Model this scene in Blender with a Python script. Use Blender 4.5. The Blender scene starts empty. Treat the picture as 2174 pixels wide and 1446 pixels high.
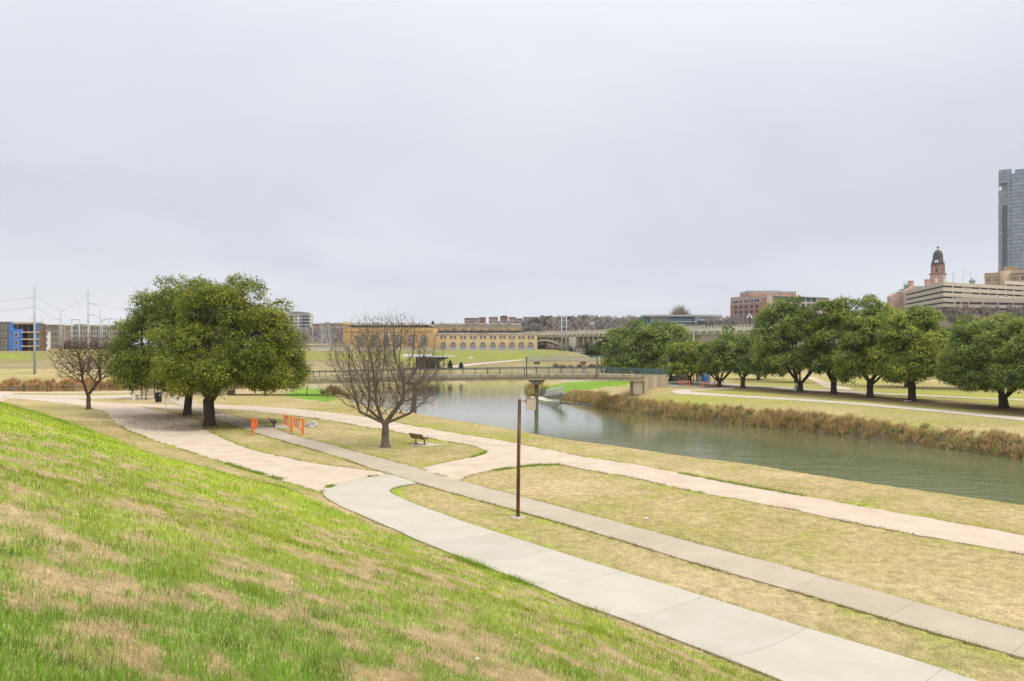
import bpy, math, random
import numpy as np
from mathutils import Vector
from mathutils.geometry import delaunay_2d_cdt

scene = bpy.context.scene
COL = scene.collection
RAD = math.radians

# ---------------------------------------------------------------- camera
CAMZ, F, CX, HY = 8.0, 1449.33, 1087.0, 735.0          # eye height, focal length and horizon in photo pixels
cd = bpy.data.cameras.new("camera")
cam = bpy.data.objects.new("camera", cd); COL.objects.link(cam)
cam.location = (0, 0, CAMZ); cam.rotation_euler = (RAD(90), 0, 0)
cd.sensor_width = 36.0; cd.lens = 24.0; cd.shift_y = (HY-723.0)/2174.0
cd.clip_start = 0.1; cd.clip_end = 20000
scene.camera = cam

# ---------------------------------------------------------------- sky, sun, exposure
SUN_EL, SUN_AZ = RAD(52), RAD(118)                      # azimuth from +Y (north) clockwise: right and a little behind
w = bpy.data.worlds.new("World"); scene.world = w; w.use_nodes = True
nt = w.node_tree; N = nt.nodes; L = nt.links; N.clear()
def nd(tree, t, **kw):
    n = tree.nodes.new(t)
    for k, v in kw.items(): setattr(n, k, v)
    return n
out = nd(nt, 'ShaderNodeOutputWorld'); bg = nd(nt, 'ShaderNodeBackground')
sky = nd(nt, 'ShaderNodeTexSky', sky_type='NISHITA', sun_disc=False, sun_elevation=SUN_EL, sun_rotation=SUN_AZ)
tc = nd(nt, 'ShaderNodeTexCoord')
sep = nd(nt, 'ShaderNodeSeparateXYZ'); L.new(tc.outputs['Generated'], sep.inputs[0])
def mth(tree, op, a, b=None, clamp=False):
    n = nd(tree, 'ShaderNodeMath', operation=op, use_clamp=clamp)
    for i, v in enumerate((a, b)):
        if v is None: continue
        if isinstance(v, (int, float)): n.inputs[i].default_value = v
        else: tree.links.new(v, n.inputs[i])
    return n.outputs[0]
zz = mth(nt, 'ADD', mth(nt, 'MAXIMUM', sep.outputs[2], 0.0), 0.16)
cxy = nd(nt, 'ShaderNodeCombineXYZ')
L.new(mth(nt, 'DIVIDE', sep.outputs[0], zz), cxy.inputs[0]); L.new(mth(nt, 'DIVIDE', sep.outputs[1], zz), cxy.inputs[1])
n1 = nd(nt, 'ShaderNodeTexNoise'); n1.inputs['Scale'].default_value = 0.62; n1.inputs['Detail'].default_value = 5; n1.inputs['Roughness'].default_value = .48
n1.inputs['Distortion'].default_value = .5
L.new(cxy.outputs[0], n1.inputs['Vector'])
rmp = nd(nt, 'ShaderNodeValToRGB')
e = rmp.color_ramp.elements
e[0].position, e[0].color = 0.38, (6.75, 7.1, 8.0, 1)
e[1].position, e[1].color = 0.62, (7.75, 8.05, 8.8, 1)
L.new(n1.outputs[0], rmp.inputs[0])
# the cloud layer is thinnest overhead, so the zenith is the brightest part of an overcast sky
zr = nd(nt, 'ShaderNodeValToRGB'); L.new(sep.outputs[2], zr.inputs[0])
z = zr.color_ramp.elements
z[0].position, z[0].color = 0.0, (1.06, 1.06, 1.055, 1)
z[1].position, z[1].color = 0.85, (2.0, 1.95, 1.87, 1)
q = z.new(0.16); q.color = (.985, .985, .99, 1)
q = z.new(0.28); q.color = (1.0, 1.0, .995, 1)
q = z.new(0.43); q.color = (1.22, 1.20, 1.165, 1)
mul = nd(nt, 'ShaderNodeMix', data_type='RGBA', blend_type='MULTIPLY'); mul.inputs[0].default_value = 1
L.new(rmp.outputs[0], mul.inputs[6]); L.new(zr.outputs[0], mul.inputs[7])
mx = nd(nt, 'ShaderNodeMix', data_type='RGBA'); mx.inputs[0].default_value = .95
L.new(sky.outputs[0], mx.inputs[6]); L.new(mul.outputs[2], mx.inputs[7])
L.new(mx.outputs[2], bg.inputs[0]); bg.inputs[1].default_value = 0.1
L.new(bg.outputs[0], out.inputs[0])

sl = bpy.data.lights.new("sun", 'SUN'); sl.energy = 2.1; sl.angle = RAD(14); sl.color = (1, .95, .87)
so = bpy.data.objects.new("sun", sl); COL.objects.link(so)
sd = Vector((math.sin(SUN_AZ)*math.cos(SUN_EL), math.cos(SUN_AZ)*math.cos(SUN_EL), math.sin(SUN_EL)))
so.rotation_euler = sd.to_track_quat('Z', 'Y').to_euler()

scene.render.engine = 'CYCLES'
scene.view_settings.view_transform = 'Standard'; scene.view_settings.look = 'None'
scene.view_settings.exposure = 0.0; scene.view_settings.gamma = 1.0
scene.cycles.use_denoising = True
scene.cycles.max_bounces = 6; scene.cycles.diffuse_bounces = 3; scene.cycles.glossy_bounces = 3
scene.cycles.transmission_bounces = 4; scene.cycles.transparent_max_bounces = 8
scene.cycles.caustics_reflective = False; scene.cycles.caustics_refractive = False

# ---------------------------------------------------------------- back-projection of photo pixels to the place
def PX(px, py, z=0.0):
    k = (CAMZ-z)/(py-HY)
    return ((px-CX)*k, F*k)
def PD(px, py, Y):
    return ((px-CX)/F*Y, Y, CAMZ-(py-HY)/F*Y)
def XD(px, Y): return (px-CX)/F*Y
def ZD(py, Y): return CAMZ-(py-HY)/F*Y

# ---------------------------------------------------------------- noise
def _h(ix, iy, s):
    with np.errstate(over='ignore'):
        h = (ix.astype(np.int64)*374761393 + iy.astype(np.int64)*668265263 + s*1442695041) & 0x7fffffff
        h = ((h ^ (h >> 13))*1274126177) & 0x7fffffff
        h = h ^ (h >> 16)
    return (h & 0xffff)/65535.0
def vn(x, y, s=0):
    ix = np.floor(x); iy = np.floor(y); fx = x-ix; fy = y-iy
    fx = fx*fx*(3-2*fx); fy = fy*fy*(3-2*fy)
    a = _h(ix, iy, s); b = _h(ix+1, iy, s); c = _h(ix, iy+1, s); d = _h(ix+1, iy+1, s)
    return (a*(1-fx)+b*fx)*(1-fy) + (c*(1-fx)+d*fx)*fy
def fbm(x, y, s=0, o=3):
    v = 0; a = .5; t = 0
    for i in range(o):
        v = v + a*vn(x*2**i, y*2**i, s+i*17); t += a; a *= .55
    return v/t
def sstep(a, b, x):
    t = np.clip((np.asarray(x, float)-a)/(b-a), 0, 1); return t*t*(3-2*t)

# ---------------------------------------------------------------- curves on the ground
def seg_dist(x, y, pts, closed=False):
    P = np.asarray(pts, float); n = len(P) if closed else len(P)-1
    best = np.full(x.shape, 1e18); side = np.zeros(x.shape)
    for i in range(n):
        a = P[i]; b = P[(i+1) % len(P)]; d = b-a
        t = np.clip(((x-a[0])*d[0]+(y-a[1])*d[1])/(d@d+1e-12), 0, 1)
        ex = x-a[0]-t*d[0]; ey = y-a[1]-t*d[1]; q = ex*ex+ey*ey
        m = q < best
        best = np.where(m, q, best); side = np.where(m, np.sign(d[0]*ey-d[1]*ex), side)
    return np.sqrt(best), side
def inside(x, y, poly):
    P = np.asarray(poly, float); r = np.zeros(x.shape, bool)
    mn = P.min(0); mxx = P.max(0)
    cand = (x >= mn[0]) & (x <= mxx[0]) & (y >= mn[1]) & (y <= mxx[1])
    xs = x[cand]; ys = y[cand]; rr = np.zeros(xs.shape, bool)
    for i in range(len(P)):
        x1, y1 = P[i]; x2, y2 = P[i-1]
        c = ((y1 > ys) != (y2 > ys)) & (xs < (x2-x1)*(ys-y1)/(y2-y1+1e-12)+x1)
        rr ^= c
    r[cand] = rr
    return r
def smooth_poly(pts, closed=False, it=2):
    P = [tuple(p) for p in pts]
    for _ in range(it):
        Q = [] if closed else [P[0]]
        n = len(P)
        for i in range(n if closed else n-1):
            a = P[i]; b = P[(i+1) % n]
            Q.append((.75*a[0]+.25*b[0], .75*a[1]+.25*b[1])); Q.append((.25*a[0]+.75*b[0], .25*a[1]+.75*b[1]))
        if not closed: Q.append(P[-1])
        P = Q
    return P

TOE = [(60,-30), (34,-11), (16.5,5.5)] + [PX(*p) for p in ((1654,1450),(1480,1385),(1300,1310),(1118,1242),(978,1188),(839,1130),(688,1056),(596,1046),(415,1003),(249,930),(110,886),(-10,851))] + [(-100,116),(-150,136),(-240,150)]
TOE = smooth_poly(TOE)

WL = -2.2
def nb(px, py, ox=1.5, oy=2.2):                          # near bank: the lip is what shows, the waterline lies below it
    p = PX(px, py, -.3); return (p[0]+ox, p[1]+oy)
RIVER = [nb(0,830,0,3), nb(200,830,0,3), nb(330,827.5,0,3), nb(450,825,0,3), nb(600,824,1,3), nb(690,823,3,1), nb(712,835,3,1), nb(735,855,3,1),
         nb(846,869), nb(915,883), nb(1100,912.5), nb(1194,932), nb(1332,949), nb(1470,970), nb(1600,984.5), nb(1768,1013), nb(1961,1040.6), nb(2174,1071), nb(2420,1105),
         (42,20), (64,-12), (92,-2), (66,40)]
RIVER += [PX(*p, WL) for p in ((2400,1003),(2174,977),(2100,966),(1961,946.6),(1850,933),(1729,917.6),(1574,902),(1525,895.4),(1415,885.8),(1332,874.7),(1271,865),(1229,853),(1190,846),(1138,840),(1112,829),(1119,819),(1155,815.5),(1250,810),(1400,806.5),(1600,804),(1700,802),
          (1700,792),(1400,797.5),(1240,801),(1100,803),(880,805),(700,808),(400,817),(200,821),(0,825.5),(-300,833),(-700,842))]
RIVER += [(-330,118), (-180,122)]
RIVER = smooth_poly(RIVER, True, 1)

HILLX = [-400, 0, 300, 560, 600, 730, 780, 900, 990, 1180, 1300, 1400, 1560, 1800, 1930, 2174, 2800]
HILLA = [2, 2, 3, 8, 20, 20, 14, 17, 26, 27, 23, 22, 23, 26, 30, 32, 32]
def toe_s(x, y):
    d, s = seg_dist(x, y, TOE); return d*s
def river_s(x, y):
    d, _ = seg_dist(x, y, RIVER, True); return np.where(inside(x, y, RIVER), -d, d)
def terrain(x, y, full=False):
    x = np.asarray(x, float); y = np.asarray(y, float)
    ts = toe_s(x, y); rs = river_s(x, y)
    u = .10*(fbm(x*.06, y*.06, 3, 2)-.5) * sstep(12, 40, np.hypot(x, y))
    wdt = 1.1
    lev = .405*wdt*np.logaddexp(0, np.clip(ts/wdt, -30, 60))
    lev = 6.9 - .5*np.logaddexp(0, (6.9-lev)/.5) + 0.0
    lev = np.maximum(lev, 0) if False else 6.9 - np.where((6.9-lev) > 0, 6.9-lev, 0)
    lev = np.where(ts > -8, np.clip(.405*wdt*np.logaddexp(0, np.clip(ts/wdt, -30, 60)), 0, 6.9), 0)
    lev = lev + np.where(ts > .5, .10*(fbm(x*.5, y*.5, 9, 3)-.5)*sstep(.5, 4, ts), 0)
    hi = np.where(x < 22, 5.9, np.where(x > 40, 2.6, 5.9-3.3*sstep(22, 40, x)))
    far = hi*sstep(238, 282, y)
    far += 1.0*sstep(185, 240, y)*(1-sstep(238, 250, y))*.6
    mound = .9*np.exp(-(((x-24)/9)**2+((y-116)/12)**2)) * sstep(1, 7, rs)
    px = CX + F*x/np.maximum(y, 1)
    A = np.interp(px, HILLX, HILLA)
    t = sstep(950, 1350, px)
    y0 = 480*(1-t)+330*t; y1 = 680*(1-t)+450*t
    hill = np.maximum(A-far, 0)*sstep(y0, y1, y)*(y > 100)
    z = u + lev + far + mound + hill
    bank = np.interp(rs/(1+np.maximum(np.hypot(x, y)-120, 0)/50.), [-8, 0, .4, 1.2, 2.6, 5, 9], [-4.6, -2.25, -1.8, -1.0, -.32, -.08, 0])
    z = z*sstep(0, 6, rs) + bank
    if full: return z, ts, rs
    return z
def gz(x, y): return float(terrain(np.array([x]), np.array([y]))[0])
def onground(px, py):
    """the flat ground point seen at a photo pixel"""
    z = 0.0
    for _ in range(12):
        x, y = PX(px, py, z); z = gz(x, y)
    return x, y, z
_YS = np.geomspace(6, 640, 420)
def ray_ground(px, py):
    """first ground point on the sight line through a photo pixel"""
    Y = _YS; s = (py-HY)/F
    for _ in range(2):
        d = (CAMZ-s*Y)-terrain((px-CX)/F*Y, Y); k = int(np.argmax(d < 0)) or len(Y)-1
        Y = np.linspace(Y[k-1], Y[k], 40)
    y = float(Y[np.argmax(((CAMZ-s*Y)-terrain((px-CX)/F*Y, Y)) < 0)]); x = (px-CX)/F*y
    return x, y, gz(x, y)

# ---------------------------------------------------------------- object helpers
def tag(o, label=None, cat=None, group=None, kind=None):
    if label: o['label'] = label
    if cat: o['category'] = cat
    if group: o['group'] = group
    if kind: o['kind'] = kind
    return o
def thing(name, label, cat, loc=(0,0,0), rz=0, group=None):
    o = bpy.data.objects.new(name, None); COL.objects.link(o)
    o.location = loc; o.rotation_euler = (0,0,rz); o.empty_display_size = .3
    return tag(o, label, cat, group)
def link_mesh(name, me, mat, parent=None):
    o = bpy.data.objects.new(name, me); COL.objects.link(o)
    if mat: me.materials.append(mat)
    if parent is not None: o.parent = parent
    return o
def copy_tree(o, parent=None):
    c = o.copy(); COL.objects.link(c)
    if parent is not None: c.parent = parent
    for ch in list(o.children): copy_tree(ch, c)
    return c
def np_mesh(name, V, faces_flat, face_len, col=None, smooth=False, attrs=None):
    """mesh from numpy arrays; face_len verts per face"""
    me = bpy.data.meshes.new(name)
    V = np.ascontiguousarray(V, np.float32); idx = np.ascontiguousarray(faces_flat, np.int32).ravel()
    nf = len(idx)//face_len
    me.vertices.add(len(V)); me.vertices.foreach_set('co', V.ravel())
    me.loops.add(len(idx)); me.loops.foreach_set('vertex_index', idx)
    me.polygons.add(nf); me.polygons.foreach_set('loop_start', np.arange(nf, dtype=np.int32)*face_len)
    try: me.polygons.foreach_set('loop_total', np.full(nf, face_len, np.int32))
    except Exception: pass
    if smooth: me.polygons.foreach_set('use_smooth', np.ones(nf, bool))
    me.update(calc_edges=True)
    if col is not None:
        a = me.color_attributes.new('Col', 'FLOAT_COLOR', 'POINT')
        c4 = np.ones((len(V), 4), np.float32); c4[:, :3] = col
        a.data.foreach_set('color', c4.ravel())
    for k, v in (attrs or {}).items():
        a = me.attributes.new(k, 'FLOAT', 'POINT'); a.data.foreach_set('value', np.ascontiguousarray(v, np.float32))
    return me

class MB:
    """collects simple solids into ONE mesh (world coordinates; build() makes them local to the parent)"""
    def __init__(s): s.v = []; s.f = []
    def add(s, vs, fs):
        b = len(s.v); s.v += [tuple(map(float, p)) for p in vs]; s.f += [tuple(b+i for i in f) for f in fs]; return s
    def box(s, x0, x1, y0, y1, z0, z1):
        return s.add([(x0,y0,z0),(x1,y0,z0),(x1,y1,z0),(x0,y1,z0),(x0,y0,z1),(x1,y0,z1),(x1,y1,z1),(x0,y1,z1)],
                     [(0,3,2,1),(4,5,6,7),(0,1,5,4),(1,2,6,5),(2,3,7,6),(3,0,4,7)])
    def rbox(s, c, size, rz=0, tilt=0):
        hx, hy, hz = (k/2 for k in size); cr, sr = math.cos(rz), math.sin(rz); ct, st = math.cos(tilt), math.sin(tilt)
        vs = []
        for dz in (-hz, hz):
            for dx, dy in ((-hx,-hy),(hx,-hy),(hx,hy),(-hx,hy)):
                y2 = dy*ct-dz*st; z2 = dy*st+dz*ct
                vs.append((c[0]+dx*cr-y2*sr, c[1]+dx*sr+y2*cr, c[2]+z2))
        return s.add(vs, [(0,3,2,1),(4,5,6,7),(0,1,5,4),(1,2,6,5),(2,3,7,6),(3,0,4,7)])
    def beam(s, a, b, w, h=None):
        h = h or w; a = Vector(a); b = Vector(b); d = (b-a).normalized()
        up = Vector((0,0,1)) if abs(d.z) < .99 else Vector((0,1,0))
        r = d.cross(up).normalized(); u = r.cross(d).normalized()
        vs = [p+r*i*w/2+u*j*h/2 for p in (a, b) for i, j in ((-1,-1),(1,-1),(1,1),(-1,1))]
        return s.add(vs, [(0,1,2,3),(7,6,5,4),(0,4,5,1),(1,5,6,2),(2,6,7,3),(3,7,4,0)])
    def tube(s, pts, radii, n=8, cap=True):
        pts = [Vector(p) for p in pts]
        if not hasattr(radii, '__len__'): radii = [radii]*len(pts)
        b = len(s.v); ref = None
        for i, p in enumerate(pts):
            d = (pts[min(i+1, len(pts)-1)]-pts[max(i-1, 0)])
            d = d.normalized() if d.length > 1e-9 else Vector((0,0,1))
            if ref is None: ref = d.orthogonal().normalized()
            ref = (ref-d*ref.dot(d)); ref = ref.normalized() if ref.length > 1e-6 else d.orthogonal().normalized()
            q = d.cross(ref)
            for k in range(n):
                t = 2*math.pi*k/n; s.v.append(tuple(p+(ref*math.cos(t)+q*math.sin(t))*radii[i]))
        for i in range(len(pts)-1):
            for k in range(n):
                a0 = b+i*n+k; a1 = b+i*n+(k+1) % n
                s.f.append((a0, a1, a1+n, a0+n))
        if cap:
            s.f.append(tuple(b+k for k in reversed(range(n)))); e0 = b+(len(pts)-1)*n
            s.f.append(tuple(e0+k for k in range(n)))
        return s
    def lathe(s, c, prof, n=16, sx=1, sy=1):
        b = len(s.v)
        for r, z in prof:
            for k in range(n):
                t = 2*math.pi*(k+.5)/n; s.v.append((c[0]+r*sx*math.cos(t), c[1]+r*sy*math.sin(t), c[2]+z))
        for i in range(len(prof)-1):
            for k in range(n):
                a0 = b+i*n+k; a1 = b+i*n+(k+1) % n; s.f.append((a0, a1, a1+n, a0+n))
        s.f.append(tuple(b+k for k in reversed(range(n)))); e0 = b+(len(prof)-1)*n
        s.f.append(tuple(e0+k for k in range(n)))
        return s
    def prism(s, pts, axis_a, axis_b, base, depth):
        """2D outline in plane (axis_a, axis_b) from base, extruded along depth vector"""
        A = Vector(axis_a); B = Vector(axis_b); O = Vector(base); D = Vector(depth); n = len(pts)
        f = [O+A*p+B*q for p, q in pts]
        vs = f+[p+D for p in f]
        fs = [tuple(reversed(range(n))) if False else tuple(range(n)), tuple(reversed(range(n, 2*n)))]
        fs += [(i, i+n, (i+1) % n+n, (i+1) % n) for i in range(n)]
        return s.add(vs, fs)
    def build(s, name, mat, parent=None, smooth=False):
        me = bpy.data.meshes.new(name)
        o3 = Vector(parent.matrix_basis.translation) if parent is not None else Vector((0,0,0))
        p = parent
        if p is not None:
            o3 = Vector((0,0,0))
            while p is not None: o3 += p.location; p = p.parent
        me.from_pydata([(v[0]-o3.x, v[1]-o3.y, v[2]-o3.z) for v in s.v], [], s.f)
        if smooth: me.polygons.foreach_set('use_smooth', np.ones(len(me.polygons), bool))
        me.update()
        return link_mesh(name, me, mat, parent)

# ---------------------------------------------------------------- materials
MATS = {}
def mat(name, col, rough=.8, var=.25, scale=3.0, bump=0.0, col2=None, stretch=(1,1,1), metal=0.0, spec=.3, var_detail=4):
    if name in MATS: return MATS[name]
    m = bpy.data.materials.new(name); m.use_nodes = True; t = m.node_tree
    b = t.nodes['Principled BSDF']; b.inputs['Roughness'].default_value = rough; b.inputs['Metallic'].default_value = metal
    b.inputs['Specular IOR Level'].default_value = spec
    tcn = nd(t, 'ShaderNodeTexCoord'); mp = nd(t, 'ShaderNodeMapping'); mp.inputs['Scale'].default_value = stretch
    t.links.new(tcn.outputs['Object'], mp.inputs[0])
    nz = nd(t, 'ShaderNodeTexNoise'); nz.inputs['Scale'].default_value = scale; nz.inputs['Detail'].default_value = var_detail; nz.inputs['Roughness'].default_value = .62
    t.links.new(mp.outputs[0], nz.inputs['Vector'])
    r = nd(t, 'ShaderNodeValToRGB'); c2 = col2 or tuple(min(1, c*(1+var)) for c in col); c1 = col if col2 else tuple(c*(1-var) for c in col)
    r.color_ramp.elements[0].position = .32; r.color_ramp.elements[1].position = .68
    r.color_ramp.elements[0].color = (*c1, 1); r.color_ramp.elements[1].color = (*c2, 1)
    t.links.new(nz.outputs[0], r.inputs[0]); t.links.new(r.outputs[0], b.inputs['Base Color'])
    if bump:
        bp = nd(t, 'ShaderNodeBump'); bp.inputs['Strength'].default_value = bump; bp.inputs['Distance'].default_value = .05
        t.links.new(nz.outputs[0], bp.inputs['Height']); t.links.new(bp.outputs[0], b.inputs['Normal'])
    MATS[name] = m
    return m
def vcol_mat(name, rough=.9, trans=0.0, nscale=None, namt=.3, bump=0.0, spec=.1, nscale2=None):
    if name in MATS: return MATS[name]
    m = bpy.data.materials.new(name); m.use_nodes = True; t = m.node_tree
    b = t.nodes['Principled BSDF']; b.inputs['Roughness'].default_value = rough; b.inputs['Specular IOR Level'].default_value = spec
    at = nd(t, 'ShaderNodeAttribute', attribute_name='Col'); src = at.outputs['Color']
    if nscale:
        tcn = nd(t, 'ShaderNodeTexCoord')
        for sc in ([nscale] + ([nscale2] if nscale2 else [])):
            nz = nd(t, 'ShaderNodeTexNoise'); nz.inputs['Scale'].default_value = sc; nz.inputs['Detail'].default_value = 6; nz.inputs['Roughness'].default_value = .7
            t.links.new(tcn.outputs['Object'], nz.inputs['Vector'])
            mr = nd(t, 'ShaderNodeMapRange'); mr.inputs[1].default_value = .3; mr.inputs[2].default_value = .7
            mr.inputs[3].default_value = 1-namt; mr.inputs[4].default_value = 1+namt
            t.links.new(nz.outputs[0], mr.inputs[0])
            ml = nd(t, 'ShaderNodeMix', data_type='RGBA', blend_type='MULTIPLY'); ml.inputs[0].default_value = 1
            t.links.new(src, ml.inputs[6]); t.links.new(mr.outputs[0], ml.inputs[7]); src = ml.outputs[2]
            if bump and sc == nscale:
                bp = nd(t, 'ShaderNodeBump'); bp.inputs['Strength'].default_value = bump; bp.inputs['Distance'].default_value = .06
                t.links.new(nz.outputs[0], bp.inputs['Height']); t.links.new(bp.outputs[0], b.inputs['Normal'])
    t.links.new(src, b.inputs['Base Color'])
    if trans:
        o = t.nodes['Material Output']; tr = nd(t, 'ShaderNodeBsdfTranslucent'); mxs = nd(t, 'ShaderNodeMixShader'); mxs.inputs[0].default_value = trans
        t.links.new(src, tr.inputs[0]); t.links.new(b.outputs[0], mxs.inputs[1]); t.links.new(tr.outputs[0], mxs.inputs[2]); t.links.new(mxs.outputs[0], o.inputs[0])
    MATS[name] = m
    return m
def glass_mat(name, col, rough=.12):
    if name in MATS: return MATS[name]
    m = mat(name, col, rough, .2, .4, spec=.5); return m
rng = np.random.default_rng(7); random.seed(7)
# ================================================================ the paths (outlines back-projected from the photo onto the ground)
def ground_poly(pxs):
    return [onground(*p)[:2] for p in pxs]
P_main_up = [(3100,1600),(2400,1402),(2174,1341),(2064,1313),(1863,1257),(1662,1202),(1498,1160),(1360,1122),(1213,1083),(1097,1052),(1000,1028),(893,996),(824,977),(749,958),(677,937),(638,930),(570,905),(498,886),(462,873),(431,861),(409,851),(409,842),(425,835),(450,831)]
P_main_lo = [(430,829),(412,831),(393,834.5),(372,840),(358,846),(360,851),(373,857),(401,868),(431,883),(484,900),(547,921),(638,947),(721,971),(801,1000),(893,1028),(931,1039),(1025,1065),(1116,1090),(1229,1122),(1332,1152),(1484,1199),(1662,1249),(1823,1297),(1983,1345),(2174,1398),(2400,1466),(3100,1690)]
P_near = [(826,1007),(815,1012),(790,1013.5),(755,1020),(721,1028),(700,1034),(690,1038),(685,1045),(688,1054),(702,1065),(721,1075),(760,1092),(804,1112),(839,1126),(873,1143),(977,1185),(1116,1237),(1224,1284),(1300,1308),(1441,1363),(1541,1401),(1654,1446),(1850,1530),(2350,1750),
          (2900,1750),(2330,1530),(2064,1446),(1983,1417),(1823,1369),(1686,1329),(1493,1267),(1300,1210),(1138,1158),(1100,1146),(998,1114),(887,1074),(848,1058),(832,1049),(826,1043),(836,1036),(860,1031),(893,1027.5)]
P_gravel_l = [(-200,834),(0,837.5),(90,840),(155,845.6),(194,852.5),(235,855),(277,857),(330,858.5),(375,860),(400,866),(404,872),(345,866.5),(282,862),(300,866),(346,873),(373,880),(405,888),(424,893),(430,904),(437,912),(456,921.7),(487,938),(553,960),(600,970.5),(650,980),(694,988),(750,994),(801,1000),(830,1004),(822,1016),(790,1016),(722,1033),(692,1046),(666,1040.7),(597,1018.5),(498,991),(415,963),(360,945),(304,927),(257,908),(236,887),(229,875),(180,862),(110,853.5),(50,847),(0,845),(-200,845)]
P_gravel_r = [(440,857),(462,859.5),(540,862),(600,866),(640,869.5),(694,874.7),(804,888.5),(887,906.5),(998,924.5),(1100,941),(1166,955),(1249,971.5),(1346,985),(1442,1004.7),(1525,1021),(1600,1035),(1712,1054.5),(1837,1076.6),(1961,1098.8),(2072,1117),(2174,1136),(2400,1181),(3300,1360),
              (3300,1440),(2400,1226),(2174,1175),(1989,1143),(1850,1118),(1712,1087.7),(1600,1065.6),(1525,1052),(1442,1036.5),(1346,1014),(1249,999),(1205,989),(1188,986.7),(1140,987.5),(1100,991),(1053,998),(1020,1004.7),(995,1011),(970,1019),(940,1014),(893,997),(905,990),(950,981),(998,972),(1025,966),(1033,959),(1024,952),(998,945),(915,931.4),(860,920),(776,906.5),(666,887),(583,877.5),(500,869),(456,868),(440,864)]
P_far_l = [(-200,829.5),(0,831.8),(130,832.6),(260,832),(330,828.5),(410,825.5),(410,828),(330,831),(260,834),(130,834.6),(0,834.2),(-200,832)]
P_link = [(0,838.5),(120,839.5),(225,841),(270,839.5),(320,835),(370,830.5),(405,827.8),(405,830),(370,833),(322,838),(280,842.5),(245,846),(150,846.5),(0,843)]
P_right = [(1422,832),(1430,829),(1446,827),(1500,824.5),(1560,823),(1560,826),(1510,827.5),(1466,828.5),(1463,831),(1480,833.5),(1530,837),(1600,841),(1700,847),(1820,855),(1950,866),(2060,876),(2174,887.5),(2500,921),(3200,990),
           (3200,1002),(2500,930),(2174,894),(2060,882),(1950,871.5),(1820,860),(1700,851.5),(1600,845.5),(1530,841.5),(1470,838),(1440,835.5)]
P_right_far = [(1500,811),(1545,814),(1574,817),(1640,820.5),(1690,823),(1760,829),(1850,833.5),(1960,839),(2060,844),(2174,848.5),(2500,862),(3200,892),(3200,897),(2500,866),(2174,851),(2060,846.5),(1960,842),(1850,837),(1740,831.5),(1680,828),(1640,825.5),(1574,823),(1520,818.5),(1490,815)]
P_right_curve = [(1700,797),(1722,800),(1742,806),(1765,814),(1790,821),(1812,826),(1800,828),(1770,826),(1748,821),(1735,814),(1722,806),(1706,801)]
P_ramp = [(935,778.5),(1000,772.5),(1060,767.5),(1112,763.2),(1112,765.2),(1060,770),(1000,775.5),(940,781)]
P_beach = [(1188,810.3),(1215,807.5),(1290,805.8),(1300,808),(1260,810.5),(1215,812),(1192,812)]
P_plaza = [(1412,812),(1450,809),(1540,810),(1545,816),(1500,822),(1450,824.5),(1418,820)]

def densify(poly, jitter, seed):
    out = []; n = len(poly)
    for i in range(n):
        a = np.array(poly[i]); b = np.array(poly[(i+1) % n]); d = np.hypot(*(b-a)); r = np.hypot(*((a+b)/2))
        st = max(.3, .012*r); k = max(1, int(d/st))
        for j in range(k):
            p = a+(b-a)*j/k
            if jitter:
                sc = 1.1
                p = p+jitter*(np.array([fbm(np.array([p[0]*sc]), np.array([p[1]*sc]), seed, 4)[0], fbm(np.array([p[0]*sc]), np.array([p[1]*sc]), seed+5, 4)[0]])-.5)*2
            out.append((float(p[0]), float(p[1])))
    return out
def densify_open(P, st=.3):
    out = []
    for a, b in zip(P[:-1], P[1:]):
        n = max(1, int(math.hypot(b[0]-a[0], b[1]-a[1])/st)); out += [(a[0]+(b[0]-a[0])*i/n, a[1]+(b[1]-a[1])*i/n) for i in range(n)]
    return out+[P[-1]]
PATHS = []
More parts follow.
